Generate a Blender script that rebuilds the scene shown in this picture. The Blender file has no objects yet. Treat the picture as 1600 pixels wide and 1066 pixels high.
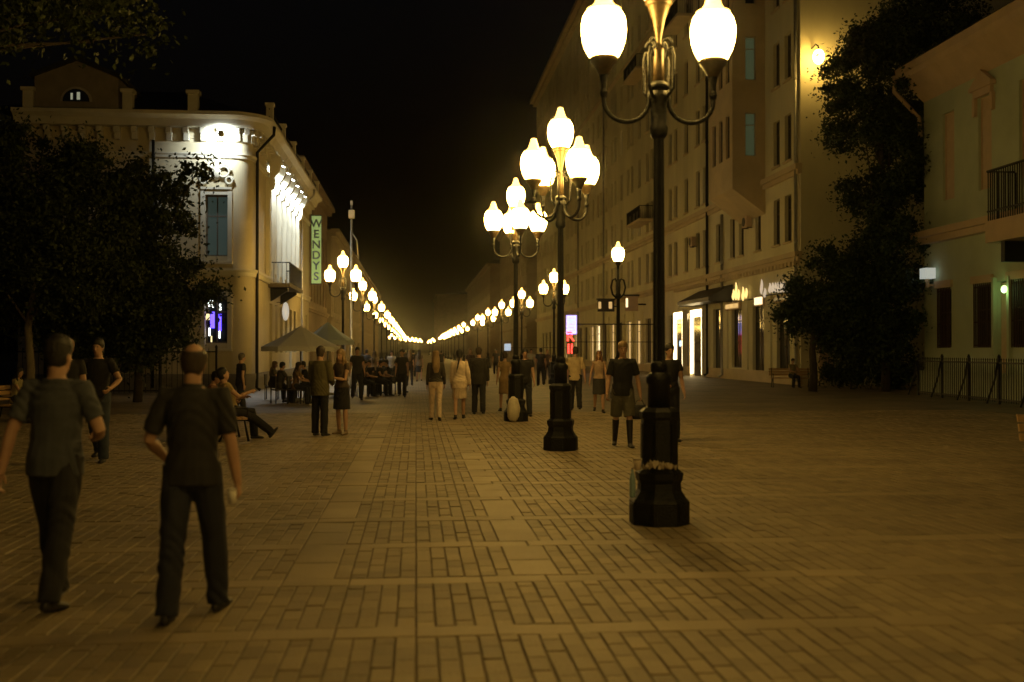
import bpy, bmesh, math, random
import numpy as np
from mathutils import Vector, Matrix
random.seed(7); rng = np.random.default_rng(7)
R = math.radians
SC = bpy.context.scene
COL = SC.collection

# ------------------------------------------------------------------ camera, sky, exposure
F = 1700.0                                   # focal length in photo pixels (photo is 1600 x 1066)
YAW, PITCH = math.atan(150/F), math.atan(15/F)
EYE = Vector((0, 0, 1.7))
cd = bpy.data.cameras.new('camera'); cam = bpy.data.objects.new('camera', cd); COL.objects.link(cam)
cd.sensor_width = 36; cd.lens = 36*F/1600; cd.clip_start = .05; cd.clip_end = 3000
cam.location = EYE; cam.rotation_euler = (R(90)+PITCH, 0, -YAW)
cd.dof.use_dof = True; cd.dof.focus_distance = 26; cd.dof.aperture_fstop = 1.4
SC.camera = cam
w = bpy.data.worlds.new('World'); SC.world = w; w.use_nodes = True
nt = w.node_tree; sky = nt.nodes.new('ShaderNodeTexSky'); sky.sky_type = 'NISHITA'; sky.sun_disc = False
sky.sun_elevation = R(-3.5); sky.sun_rotation = R(200); sky.air_density = 1.0; sky.dust_density = 3.0
bg = nt.nodes['Background']; nt.links.new(sky.outputs[0], bg.inputs[0]); bg.inputs[1].default_value = .05
vs = SC.view_settings; vs.view_transform = 'Standard'; vs.look = 'None'; vs.exposure = .22; vs.gamma = 1
SC.render.engine = 'CYCLES'
SC.cycles.use_denoising = True
SC.cycles.max_bounces = 5; SC.cycles.diffuse_bounces = 3; SC.cycles.glossy_bounces = 3
SC.cycles.caustics_reflective = False; SC.cycles.caustics_refractive = False
SC.cycles.sample_clamp_indirect = 4

# ------------------------------------------------------------------ measuring helpers
_f = Vector((math.sin(YAW)*math.cos(PITCH), math.cos(YAW)*math.cos(PITCH), math.sin(PITCH)))
_r = Vector((math.cos(YAW), -math.sin(YAW), 0)); _u = _r.cross(_f)
def ray(px, py): return _f + _r*((px-800)/F) + _u*((533-py)/F)
def G(px, py, z=0.0): d = ray(px, py); return EYE + d*((z-EYE.z)/d.z)
def onX(px, py, X): d = ray(px, py); return EYE + d*(X/d.x)
def onY(px, py, Y): d = ray(px, py); return EYE + d*(Y/d.y)

# ------------------------------------------------------------------ materials
MATS = {}
def pm(name, col, rough=.7, var=.25, scale=6.0, bump=.0, bscale=40.0, metal=0.0, spec=.5, isl=0.0, streak=None, world=False):
    """principled material with a two-scale noise tone, optional bump and per-piece tone"""
    if name in MATS: return MATS[name]
    m = bpy.data.materials.new(name); m.use_nodes = True; t = m.node_tree; N = t.nodes; L = t.links
    b = N['Principled BSDF']; b.inputs['Roughness'].default_value = rough; b.inputs['Metallic'].default_value = metal
    b.inputs['Specular IOR Level'].default_value = spec
    tc = N.new('ShaderNodeTexCoord')
    src = tc.outputs['Object'] if not world else N.new('ShaderNodeNewGeometry').outputs['Position']
    if streak:
        mp = N.new('ShaderNodeMapping'); mp.inputs['Scale'].default_value = streak; L.new(src, mp.inputs[0]); src2 = mp.outputs[0]
    else: src2 = src
    n = N.new('ShaderNodeTexNoise'); n.inputs['Scale'].default_value = scale; n.inputs['Detail'].default_value = 6; n.inputs['Roughness'].default_value = .62
    L.new(src2, n.inputs['Vector'])
    fac = n.outputs['Fac']
    if isl:
        g = N.new('ShaderNodeNewGeometry'); oi = N.new('ShaderNodeObjectInfo')
        a = N.new('ShaderNodeMath'); a.operation = 'ADD'; L.new(g.outputs['Random Per Island'], a.inputs[0]); L.new(oi.outputs['Random'], a.inputs[1])
        fr = N.new('ShaderNodeMath'); fr.operation = 'FRACT'; L.new(a.outputs[0], fr.inputs[0])
        mx = N.new('ShaderNodeMix'); mx.data_type = 'FLOAT'; mx.inputs['Factor'].default_value = isl
        L.new(fac, mx.inputs['A']); L.new(fr.outputs[0], mx.inputs['B']); fac = mx.outputs['Result']
    r = N.new('ShaderNodeValToRGB'); e = r.color_ramp.elements
    c = np.array(col, float)
    e[0].position = .25; e[1].position = .75
    e[0].color = (*np.clip(c*(1-var), 0, 1), 1); e[1].color = (*np.clip(c*(1+var), 0, 1), 1)
    L.new(fac, r.inputs[0]); L.new(r.outputs[0], b.inputs['Base Color'])
    if bump:
        n2 = N.new('ShaderNodeTexNoise'); n2.inputs['Scale'].default_value = bscale; n2.inputs['Detail'].default_value = 4
        L.new(src, n2.inputs['Vector'])
        bp = N.new('ShaderNodeBump'); bp.inputs['Strength'].default_value = bump; bp.inputs['Distance'].default_value = .02
        L.new(n2.outputs['Fac'], bp.inputs['Height']); L.new(bp.outputs[0], b.inputs['Normal'])
    MATS[name] = m; return m
def em(name, col, strength, base=(.8, .8, .8)):
    if name in MATS: return MATS[name]
    m = bpy.data.materials.new(name); m.use_nodes = True; b = m.node_tree.nodes['Principled BSDF']
    b.inputs['Base Color'].default_value = (*base, 1); b.inputs['Roughness'].default_value = .4
    b.inputs['Emission Color'].default_value = (*col, 1); b.inputs['Emission Strength'].default_value = strength
    MATS[name] = m; return m
def glassy(name, col=(.02, .022, .025), rough=.08):
    return pm(name, col, rough, .3, 1.5, .0, spec=.6)

# ------------------------------------------------------------------ object helpers
def link(o, parent=None):
    COL.objects.link(o)
    if parent: o.parent = parent
    return o
def tag(o, label=None, cat=None, group=None, kind=None):
    for k, v in (('label', label), ('category', cat), ('group', group), ('kind', kind)):
        if v: o[k] = v
    return o
def thing(name, label, cat, loc=(0, 0, 0), rz=0.0, group=None):
    o = bpy.data.objects.new(name, None); o.empty_display_size = .2; link(o); o.location = loc; o.rotation_euler = (0, 0, rz)
    return tag(o, label, cat, group)
class MB:
    """collects shapes, builds ONE mesh"""
    def __init__(s): s.v = []; s.f = []; s.sm = []
    def add(s, vs, fs, smooth=False):
        k = len(s.v); s.v += [tuple(p) for p in vs]; s.f += [tuple(i+k for i in f) for f in fs]; s.sm += [smooth]*len(fs); return s
    def box(s, a, b, M=None):
        (x0, y0, z0), (x1, y1, z1) = a, b
        x0, x1 = min(x0, x1), max(x0, x1); y0, y1 = min(y0, y1), max(y0, y1); z0, z1 = min(z0, z1), max(z0, z1)
        vs = [Vector(p) for p in ((x0,y0,z0),(x1,y0,z0),(x1,y1,z0),(x0,y1,z0),(x0,y0,z1),(x1,y0,z1),(x1,y1,z1),(x0,y1,z1))]
        if M: vs = [M @ p for p in vs]
        return s.add(vs, [(3,2,1,0),(4,5,6,7),(0,1,5,4),(1,2,6,5),(2,3,7,6),(3,0,4,7)])
    def lathe(s, prof, n=16, c=(0, 0, 0), smooth=True, M=None, phase=0.0, cap=True):
        vs = []; fs = []
        for (r, z) in prof:
            for i in range(n):
                a = phase + 2*math.pi*i/n; p = Vector((c[0]+r*math.cos(a), c[1]+r*math.sin(a), c[2]+z)); vs.append(M @ p if M else p)
        for j in range(len(prof)-1):
            for i in range(n):
                fs.append((j*n+i, j*n+(i+1) % n, (j+1)*n+(i+1) % n, (j+1)*n+i))
        s.add(vs, fs, smooth)
        if cap:
            k = len(s.v)-len(vs)
            s.f += [tuple(k+i for i in reversed(range(n))), tuple(k+(len(prof)-1)*n+i for i in range(n))]; s.sm += [False, False]
        return s
    def loft(s, pts, rad, side=(1, 0, 0), n=10, smooth=True):
        pts = [Vector(p) for p in pts]; side = Vector(side); vs = []; fs = []
        m = len(pts)
        for j, p in enumerate(pts):
            t = (pts[min(j+1, m-1)]-pts[max(j-1, 0)]).normalized()
            u = side - t*side.dot(t)
            if u.length < 1e-4: u = Vector((0, 1, 0)) - t*t.y
            u.normalize(); v = t.cross(u)
            r = rad[j]; rx, ry = r if isinstance(r, tuple) else (r, r)
            for i in range(n):
                a = 2*math.pi*i/n; vs.append(p + u*(rx*math.cos(a)) + v*(ry*math.sin(a)))
        for j in range(m-1):
            for i in range(n): fs.append((j*n+i, j*n+(i+1) % n, (j+1)*n+(i+1) % n, (j+1)*n+i))
        s.add(vs, fs, smooth); k = len(s.v)-len(vs)
        s.f += [tuple(k+i for i in reversed(range(n))), tuple(k+(m-1)*n+i for i in range(n))]; s.sm += [smooth, smooth]
        return s
    def ball(s, c, r, n=10, m=7, M=None):
        c = Vector(c); r = Vector(r) if not isinstance(r, (int, float)) else Vector((r, r, r)); vs = []; fs = []
        for j in range(1, m):
            th = math.pi*j/m
            for i in range(n):
                a = 2*math.pi*i/n; q = Vector((r.x*math.sin(th)*math.cos(a), r.y*math.sin(th)*math.sin(a), -r.z*math.cos(th)))
                vs.append(c + (M @ q if M else q))
        q0 = Vector((0, 0, -r.z)); q1 = Vector((0, 0, r.z))
        vs.append(c + (M @ q0 if M else q0)); vs.append(c + (M @ q1 if M else q1)); b0 = (m-1)*n
        for j in range(m-2):
            for i in range(n): fs.append((j*n+i, j*n+(i+1) % n, (j+1)*n+(i+1) % n, (j+1)*n+i))
        for i in range(n):
            fs.append((b0, (i+1) % n, i)); fs.append((b0+1, (m-2)*n+i, (m-2)*n+(i+1) % n))
        return s.add(vs, fs, True)
    def prism(s, poly, y0, y1):
        """polygon in XZ (counter-clockwise seen from -Y) pulled from y0 to y1"""
        n = len(poly); vs = [(x, y0, z) for x, z in poly]+[(x, y1, z) for x, z in poly]
        fs = [tuple(range(n)), tuple(reversed(range(n, 2*n)))]+[(i, n+i, n+(i+1) % n, (i+1) % n) for i in range(n)]
        return s.add(vs, fs)
    def mesh(s, name, m=None):
        me = bpy.data.meshes.new(name); me.from_pydata(s.v, [], s.f); me.polygons.foreach_set('use_smooth', s.sm); me.update()
        if m: me.materials.append(m)
        return me
    def build(s, name, m, parent=None, loc=None, rz=None):
        o = bpy.data.objects.new(name, s.mesh(name, m)); link(o, parent)
        if loc is not None: o.location = loc
        if rz is not None: o.rotation_euler = (0, 0, rz)
        return o
def put(name, me, parent=None, loc=(0, 0, 0), rz=0.0, m=None):
    o = bpy.data.objects.new(name, me); link(o, parent); o.location = loc; o.rotation_euler = (0, 0, rz)
    if m: o.material_slots[0].link = 'OBJECT'; o.material_slots[0].material = m
    return o
def copy_tree(o, parent=None):
    c = o.copy(); COL.objects.link(c); c.parent = parent
    for ch in list(o.children): copy_tree(ch, c)
    return c
def wallgrid(mb, O, U, N, W, H, ops, depth=.25):
    """wall W x H from corner O along U, outward N, with openings (u0,u1,v0,v1) that have real reveals"""
    O, U, N = Vector(O), Vector(U), Vector(N); V = Vector((0, 0, 1))
    us = sorted({0, W, *[o[0] for o in ops], *[o[1] for o in ops]}); vv = sorted({0, H, *[o[2] for o in ops], *[o[3] for o in ops]})
    fl = U.cross(V).dot(N) > 0
    P = lambda a, b, d=0: O + U*a + V*b - N*d
    def q(a, b, c, d): mb.add([a, b, c, d] if fl else [d, c, b, a], [(0, 1, 2, 3)])
    inside = lambda a, b: any(o[0] < a < o[1] and o[2] < b < o[3] for o in ops)
    for j in range(len(vv)-1):                                 # rows; run-length merged
        b0, b1 = vv[j], vv[j+1]; i = 0
        while i < len(us)-1:
            if inside((us[i]+us[i+1])/2, (b0+b1)/2): i += 1; continue
            k = i
            while k < len(us)-1 and not inside((us[k]+us[k+1])/2, (b0+b1)/2): k += 1
            q(P(us[i], b0), P(us[k], b0), P(us[k], b1), P(us[i], b1)); i = k
    for (a0, a1, b0, b1) in ops:
        q(P(a0, b0), P(a0, b1), P(a0, b1, depth), P(a0, b0, depth)); q(P(a1, b1), P(a1, b0), P(a1, b0, depth), P(a1, b1, depth))
        q(P(a1, b0), P(a0, b0), P(a0, b0, depth), P(a1, b0, depth)); q(P(a0, b1), P(a1, b1), P(a1, b1, depth), P(a0, b1, depth))
def tube(mb, pts, r, n=8, side=(.3, .9, .2)): return mb.loft(pts, [r]*len(pts), side, n)
def window_mesh(wd, ht, nv=2, nh=(.66,), t=.06, d=.07):
    """frame in local XZ, centred on x, base at z=0, front face at y=0 looking to -Y"""
    mb = MB(); h = wd/2
    mb.box((-h, 0, 0), (-h+t, d, ht)); mb.box((h-t, 0, 0), (h, d, ht)); mb.box((-h+t, 0, 0), (h-t, d, t)); mb.box((-h+t, 0, ht-t), (h-t, d, ht))
    for i in range(1, nv): x = -h+wd*i/nv; mb.box((x-t*.4, .005, t), (x+t*.4, d-.005, ht-t))
    for k in nh: mb.box((-h+t, .01, ht*k-t*.4), (h-t, d-.01, ht*k+t*.4))
    pn = MB(); pn.box((-h+t*.5, d*.45, t*.5), (h-t*.5, d*.65, ht-t*.5))
    return mb, pn

# ------------------------------------------------------------------ colours of the place
M_WALL_Y = pm('ochre_plaster', (.54, .47, .31), .85, .16, .7, .25, 30)
M_TRIM_W = pm('cream_stone_trim', (.60, .56, .44), .8, .12, 1.2, .2, 25)
M_ROOF = pm('dark_roof_metal', (.03, .03, .032), .5, .3, 2, .2, 12, spec=.3)
M_WALL_B = pm('beige_plaster', (.66, .62, .42), .88, .2, .35, .25, 22, streak=(1, 1, .35))
M_WALL_B2 = pm('tan_plaster_band', (.56, .46, .30), .88, .2, .5, .25, 22)
M_WALL_G = pm('grey_green_plaster', (.46, .52, .39), .88, .14, .6, .25, 25)
M_TRIM_P = pm('pinkish_cream_trim', (.56, .43, .30), .85, .14, 1.0, .2, 25)
M_BLIND = pm('pale_window_blind', (.56, .43, .30), .8, .1, 3)
M_GLASS = glassy('dark_window_glass')
M_FRAME = pm('brown_window_frame', (.09, .065, .045), .6, .25, 8)
M_FRAMEW = pm('pale_window_frame', (.42, .38, .3), .6, .15, 8)
M_IRON = pm('black_painted_iron', (.011, .011, .010), .5, .5, 7, .5, 35, spec=.3)
M_PIPE = pm('zinc_downpipe', (.42, .41, .37), .38, .2, 4, metal=.6)
M_WOOD = pm('varnished_bench_wood', (.42, .27, .12), .5, .3, 3, .2, 60, streak=(1, 12, 12))
def canvas(name, c):
    m = bpy.data.materials.new(name); m.use_nodes = True; t = m.node_tree; N = t.nodes; b = N['Principled BSDF']; b.inputs['Base Color'].default_value = (*c, 1); b.inputs['Roughness'].default_value = .9
    tr = N.new('ShaderNodeBsdfTranslucent'); tr.inputs[0].default_value = (*c, 1); mx = N.new('ShaderNodeMixShader'); mx.inputs[0].default_value = .3
    nz_ = N.new('ShaderNodeTexNoise'); nz_.inputs['Scale'].default_value = 5; bp = N.new('ShaderNodeBump'); bp.inputs['Strength'].default_value = .3; bp.inputs['Distance'].default_value = .02; t.links.new(nz_.outputs['Fac'], bp.inputs['Height']); t.links.new(bp.outputs[0], b.inputs['Normal'])
    t.links.new(b.outputs[0], mx.inputs[1]); t.links.new(tr.outputs[0], mx.inputs[2]); t.links.new(mx.outputs[0], N['Material Output'].inputs[0]); return m
M_CANVAS = canvas('parasol_canvas', (.92, .9, .84))
M_DARKBOX = pm('dark_sign_box', (.03, .028, .025), .5, .3, 5)
M_GLOBE = em('lit_opal_globe', (1, .61, .135), 46.0, (.9, .85, .7))
M_CAP = em('globe_cap_lit_through', (1, .55, .11), 5.0, (.5, .4, .2))
M_COLLAR = pm('bronze_collar', (.075, .05, .022), .42, .4, 20, metal=.3)

# ================================================================== THE GROUND
def ground_material():
    m = bpy.data.materials.new('street_ground'); m.use_nodes = True; t = m.node_tree; N = t.nodes; L = t.links
    b = N['Principled BSDF']; tc = N.new('ShaderNodeTexCoord')
    br = N.new('ShaderNodeTexBrick'); br.inputs['Scale'].default_value = 1; br.inputs['Brick Width'].default_value = .24; br.inputs['Row Height'].default_value = .12
    br.inputs['Mortar Size'].default_value = .006; br.inputs['Color1'].default_value = (.20, .158, .092, 1); br.inputs['Color2'].default_value = (.26, .205, .12, 1); br.inputs['Mortar'].default_value = (.11, .088, .055, 1)
    mp = N.new('ShaderNodeMapping'); mp.inputs['Rotation'].default_value = (0, 0, R(90)); L.new(tc.outputs['Object'], mp.inputs[0]); L.new(mp.outputs[0], br.inputs['Vector'])
    n = N.new('ShaderNodeTexNoise'); n.inputs['Scale'].default_value = .55; n.inputs['Detail'].default_value = 9; n.inputs['Roughness'].default_value = .65; L.new(tc.outputs['Object'], n.inputs['Vector'])
    r = N.new('ShaderNodeValToRGB'); r.color_ramp.elements[0].color = (.5, .5, .5, 1); r.color_ramp.elements[1].color = (1.25, 1.25, 1.25, 1); r.color_ramp.elements[0].position = .3; r.color_ramp.elements[1].position = .7
    L.new(n.outputs['Fac'], r.inputs[0])
    mx = N.new('ShaderNodeMix'); mx.data_type = 'RGBA'; mx.blend_type = 'MULTIPLY'; mx.inputs['Factor'].default_value = 1
    L.new(br.outputs['Color'], mx.inputs['A']); L.new(r.outputs[0], mx.inputs['B']); L.new(mx.outputs['Result'], b.inputs['Base Color'])
    b.inputs['Roughness'].default_value = .6
    bp = N.new('ShaderNodeBump'); bp.inputs['Strength'].default_value = .35; bp.inputs['Distance'].default_value = .01; L.new(br.outputs['Fac'], bp.inputs['Height']); bp.invert = True; L.new(bp.outputs[0], b.inputs['Normal'])
    return m
M_GROUND = ground_material()
M_BRICK = pm('paving_brick', (.235, .185, .108), .66, .42, .7, .35, 45, isl=.22, world=True)
M_SLAB = pm('pale_paving_slab', (.27, .212, .125), .64, .34, .8, .25, 40, isl=.2, world=True)
M_BED = pm('joint_bed', (.12, .095, .058), .9, .3, 6, .3, 60)

g = MB(); g.add([(-400, -60, -.034), (400, -60, -.034), (400, 1500, -.034), (-400, 1500, -.034)], [(0, 1, 2, 3)])
tag(g.build('ground', M_BED), kind='structure')
# street surface: far sheet (material carries the bricks there), near part is laid brick by brick
YN0, YN1 = 3.6, 30.015
g = MB()
x0, x1 = -14.0, 16.0
for a in (((-60, -40), (60, YN0)), ((-60, YN0), (x0, YN1)), ((x1, YN0), (60, YN1)), ((-60, YN1), (60, 700))):
    (ax, ay), (bx, by) = a; g.add([(ax, ay, 0), (bx, ay, 0), (bx, by, 0), (ax, by, 0)], [(0, 1, 2, 3)])
pav = tag(g.build('pavement', M_GROUND), kind='structure')
g = MB(); g.add([(x0, YN0, -.008), (x1, YN0, -.008), (x1, YN1, -.008), (x0, YN1, -.008)], [(0, 1, 2, 3)])
g.build('joint_bed', M_BED, pav)
def stone_mesh(nm, wx, wy, m, ch=.006):
    mb = MB(); a, b = wx/2, wy/2
    vs = [(-a, -b, -.03), (a, -b, -.03), (a, b, -.03), (-a, b, -.03), (-a, -b, -ch), (a, -b, -ch), (a, b, -ch), (-a, b, -ch),
          (-a+ch, -b+ch, 0), (a-ch, -b+ch, 0), (a-ch, b-ch, 0), (-a+ch, b-ch, 0)]
    fs = [(8, 9, 10, 11)]+[(i, (i+1) % 4, 4+(i+1) % 4, 4+i) for i in range(4)]+[(4+i, 4+(i+1) % 4, 8+(i+1) % 4, 8+i) for i in range(4)]
    mb.add(vs, fs); return mb, mb.mesh(nm, m)
BW, BL = .122, .245
bm_, brick_me = stone_mesh('brick', BW-.012, BL-.003, M_BRICK, .004)
sm_, slab_me = stone_mesh('slab', BW*4-.010, .238, M_SLAB)
lm_, lslab_me = stone_mesh('slab', BW*3-.010, .60, M_SLAB)
BAND = [6.62+1.47*k for k in range(-2, 18)]
pieces = []; strips = []
STRIP = (7, -7)                                             # brick columns that carry the two pale strips
for kb in range(len(BAND)-1):
    ya, yb = BAND[kb]+.125, BAND[kb+1]-.125
    yc = BAND[kb]
    if YN0 < yc-.125 and yc+.125 < YN1:                     # pale cross band
        st = BW*4
        for i in range(math.floor(max(x0, -.56*yc-.8)/st), math.ceil(min(x1, .66*yc+.8)/st)):
            xc = (i+.5)*st
            if x0+st/2 <= xc <= x1-st/2: pieces.append(('s', xc, yc, 1))
    ya, yb = max(ya, YN0), min(yb, YN1)
    if yb-ya < .2: continue
    xa, xb = max(x0, -.56*yb-.8), min(x1, .66*yb+.8)
    for i in range(math.floor(xa/BW), math.ceil(xb/BW)):
        xc = (i+.5)*BW
        if not (x0+BW/2 <= xc <= x1-BW/2): continue
        if yb > 9.4 and any(c-1 <= i <= c+1 for c in STRIP): continue
        n_ = max(1, round((yb-ya)/BL)); hb = (yb-ya)/n_; y = ya
        cuts = [ya+hb*j for j in range(n_+1)] if i % 2 else [ya]+[ya+hb*(j+.5) for j in range(n_)]+[yb]
        for c0, c1 in zip(cuts, cuts[1:]): pieces.append(('b', xc, (c0+c1)/2, (c1-c0)/BL))
    if yb > 9.4:
        for c in STRIP:
            m_ = max(1, round((yb-ya)/.61)); hb = (yb-ya)/m_
            for j in range(m_): strips.append(('l', (c+.5)*BW, ya+hb*(j+.5), hb/.606))
def near(p):
    return p[2] > 5.45 and -.47*p[2] < p[1] < .66*p[2]
br = sorted([p for p in pieces if p[0] == 'b' and near(p)], key=lambda p: p[2])[:300]; brs = set(br)
sl = sorted([p for p in pieces if p[0] == 's' and near(p)], key=lambda p: p[2])[:150]; sls = set(sl)
fld = {'b': MB(), 's': MB(), 'l': MB()}
for p in pieces+strips:
    kd, xc, yc, sy = p; me, mb, nm = {'b': (brick_me, bm_, 'brick'), 's': (slab_me, sm_, 'paving_slab'), 'l': (lslab_me, lm_, 'paving_slab')}[kd]
    z = random.uniform(-.003, .004); tx, ty = random.gauss(0, .006), random.gauss(0, .006); dx, dy = random.uniform(-.002, .002), random.uniform(-.0025, .0025)
    M = Matrix.Translation((xc+dx, yc+dy, z)) @ Matrix.Rotation(tx, 4, 'X') @ Matrix.Rotation(ty, 4, 'Y') @ Matrix.Rotation(random.gauss(0, .006), 4, 'Z') @ Matrix.Diagonal((1, sy, 1, 1))
    if p in brs or p in sls or kd == 'l':
        o = put(nm, me, pav); o.matrix_local = M
    else:
        fld[kd].add([M @ Vector(v) for v in mb.v], mb.f)
tag(fld['b'].build('brick_field', M_BRICK, pav), kind='stuff'); tag(fld['s'].build('slab_field', M_SLAB, pav), kind='stuff')

# ================================================================== BUILDINGS
def facade_windows(bld, me_f, me_p, spots, rz, m_p=None):
    """spots: (x,y,z) of the base centre of each window; returns the window objects"""
    out = []
    for (p, mp) in spots:
        f = put('window', me_f, bld, p, rz); pn = put('pane', me_p, f, m=mp); out.append(f)
    return out

# ---------- the cream corner house on the left with floodlit cornice
lh = thing('corner_house', 'cream two storey corner house with rounded corner and white floodlit cornice', 'building', (-7.1, 45.5, 0))
lh.location = (0, 0, 0)
LX, LY, RC, HE = -6.75, 45.2, .75, 11.2           # street face X, front face Y, corner radius, eave height
xL = -15.9; YE = 69.5
cx, cy = LX-RC, LY+RC
win_u = [-8.1, -10.9, -13.6]
ops = []
for xw in win_u[:3]:
    a = xw-xL; ops += [(a-.45, a+.45, 5.55, 8.05), (a-.45, a+.45, 2.0, 3.95)]
mb = MB(); wallgrid(mb, (xL, LY, 0), (1, 0, 0), (0, -1, 0), cx-xL, HE, ops, .28)
side_cols = [50.6+2.0*k for k in range(6)] + [64.6, 67.0]
sops = []
for k, yw in enumerate(side_cols):
    a = yw-cy
    if k in (0, 1, 2, 3, 4): sops.append((a+.55, a+1.45, 5.5, 8.6))
    sops.append((a+.5, a+1.5, .3 if k in (0, 4) else 1.6, 3.9))
wallgrid(mb, (LX, cy, 0), (0, 1, 0), (1, 0, 0), YE-cy, HE, sops, .28)
n = 14
arc = [(cx+RC*math.cos(R(-90)+R(90)*i/n), cy+RC*math.sin(R(-90)+R(90)*i/n)) for i in range(n+1)]
for i in range(n):
    (ax, ay), (bx, by) = arc[i], arc[i+1]; mb.add([(ax, ay, 0), (bx, by, 0), (bx, by, HE), (ax, ay, HE)], [(0, 1, 2, 3)], True)
mb.add([(xL, LY, 0), (xL, LY, HE), (xL, YE, HE), (xL, YE, 0)], [(0, 1, 2, 3)]); mb.add([(xL, YE, 0), (xL, YE, HE), (LX, YE, HE), (LX, YE, 0)], [(0, 1, 2, 3)])
mb.build('wall', M_WALL_Y, lh)
def outline_band(name, z0, z1, out, m, parent, xs=xL-.02):
    """a moulding that follows front, rounded corner and street side"""
    def path(d): return [(xs, LY-d)]+[(cx+(RC+d)*math.cos(R(-90)+R(90)*i/n), cy+(RC+d)*math.sin(R(-90)+R(90)*i/n)) for i in range(n+1)]+[(LX+d, YE+.02)]
    A = path(-.02)
    mb = MB(); prof = [(z0, -.02), (z0, out*.55), ((z0+z1)/2, out*.7), (z1-(z1-z0)*.25, out), (z1, out), (z1, -.02)]
    rings = [[(*p, z) for p in path(o)] for z, o in prof]
    k = len(rings[0])
    vs = [p for r_ in rings for p in r_]; fs = []
    for j in range(len(prof)-1):
        for i in range(k-1): fs.append((j*k+i, j*k+i+1, (j+1)*k+i+1, (j+1)*k+i))
    fs += [tuple(j*k for j in range(len(prof))), tuple(reversed([j*k+k-1 for j in range(len(prof))]))]
    mb.add(vs, fs); return mb.build(name, m, parent)
outline_band('cornice', 10.75, 11.3, .85, M_TRIM_W, lh)
outline_band('string_course', 9.55, 9.75, .12, M_TRIM_W, lh)
outline_band('string_course', 4.75, 5.05, .16, M_TRIM_W, lh)
outline_band('plinth', 0, .75, .1, pm('grey_plinth_stone', (.22, .2, .17), .85, .2, 2), lh)
# roof: hipped, dark metal
rf = MB(); e = .75; zr = 11.31
ax0, ax1, ay0, ay1 = xL-e, LX+e, LY-e, YE+.3
rf.add([(ax0, ay0, zr), (ax1-1.6, ay0, zr), (ax1, ay0+1.6, zr), (ax1, ay1, zr), (ax0, ay1, zr), (ax0+4, ay0+5, 13.2), (ax1-4, ay0+5, 13.2), (ax1-4, ay1-.4, 13.2), (ax0+4, ay1-.4, 13.2)],
       [(0, 1, 6, 5), (1, 2, 6), (2, 3, 7, 6), (3, 4, 8, 7), (4, 0, 5, 8), (5, 6, 7, 8), (4, 3, 2, 1, 0)])
roof = rf.build('roof', M_ROOF, lh)
# dormer with lunette
dz, dxc, dw = 11.36, onY(122, 140, 44.9).x, 1.62
dm = MB(); dm.prism([(dxc-dw, dz), (dxc+dw, dz), (dxc+dw, dz+1.25), (dxc, dz+1.95), (dxc-dw, dz+1.25)], 44.7, 47.6)
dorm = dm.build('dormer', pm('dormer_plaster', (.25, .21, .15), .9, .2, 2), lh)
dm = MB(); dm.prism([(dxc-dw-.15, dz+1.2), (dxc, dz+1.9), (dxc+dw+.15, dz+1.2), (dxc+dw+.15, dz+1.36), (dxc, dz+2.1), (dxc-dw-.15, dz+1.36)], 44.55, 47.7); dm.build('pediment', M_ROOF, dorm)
for r0, mm, yy, nm in ((.62, M_FRAMEW, 44.66, 'lunette_frame'), (.52, M_GLASS, 44.63, 'lunette_pane')):
    lu = MB(); lu.prism([(dxc+r0*math.cos(R(180)*i/12), dz+.28+r0*.95*math.sin(R(180)*i/12)) for i in range(13)][::-1][::-1], yy, 44.72); lu.build(nm, mm, dorm)
M_DIM = em('dim_lit_pane', (.8, .85, .6), .22)
for u0, u1, hh in ((.04, .16, .64), (-.2, -.12, .6)): MB().box((dxc+u0, 44.60, dz+.34), (dxc+u1, 44.62, dz+hh)).build('lit_pane', M_DIM, dorm)
# roof posts
for px in (45, 200, 302):
    p = onY(px, 160, LY-.5); q = MB(); q.box((-.19, -.19, 0), (.19, .19, .72)); q.box((-.26, -.26, .721), (.26, .26, .86)); q.build('roof_post', M_TRIM_W, lh, (p.x, LY-.45, 11.3))
for k in range(6):
    q = MB(); q.box((-.14, -.14, 0), (.14, .14, .8)); q.box((-.19, -.19, .801), (.19, .19, .92)); q.build('roof_post', M_TRIM_W, lh, (LX+.55, cy+1.0+k*4.3, 11.3))
q = MB()
tube(q, [(LX+.55, cy+.8, 11.95), (LX+.55, YE, 11.95)], .025); tube(q, [(LX+.55, cy+.8, 11.62), (LX+.55, YE, 11.62)], .02)
for k in range(60): yy = cy+.9+k*.36; q.box((LX+.54, yy, 11.3), (LX+.56, yy+.02, 11.95))
q.build('roof_railing', M_IRON, lh)
# modillions under the cornice
md = MB(); md.box((-.1, -.42, 0), (.1, 0, .22)); md.box((-.1, -.24, -.28), (.1, 0, 0)); md_me = md.mesh('modillion', M_TRIM_W)
for k in range(13): put('modillion', md_me, lh, (xL+.5+k*.68, LY-.0, 10.5))
for k in range(4): a = R(-90)+R(90)*(k+.5)/4; put('modillion', md_me, lh, (cx+RC*math.cos(a), cy+RC*math.sin(a), 10.5), a+R(90))
for k in range(32): put('modillion', md_me, lh, (LX, cy+.5+k*.72, 10.5), R(90))
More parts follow.
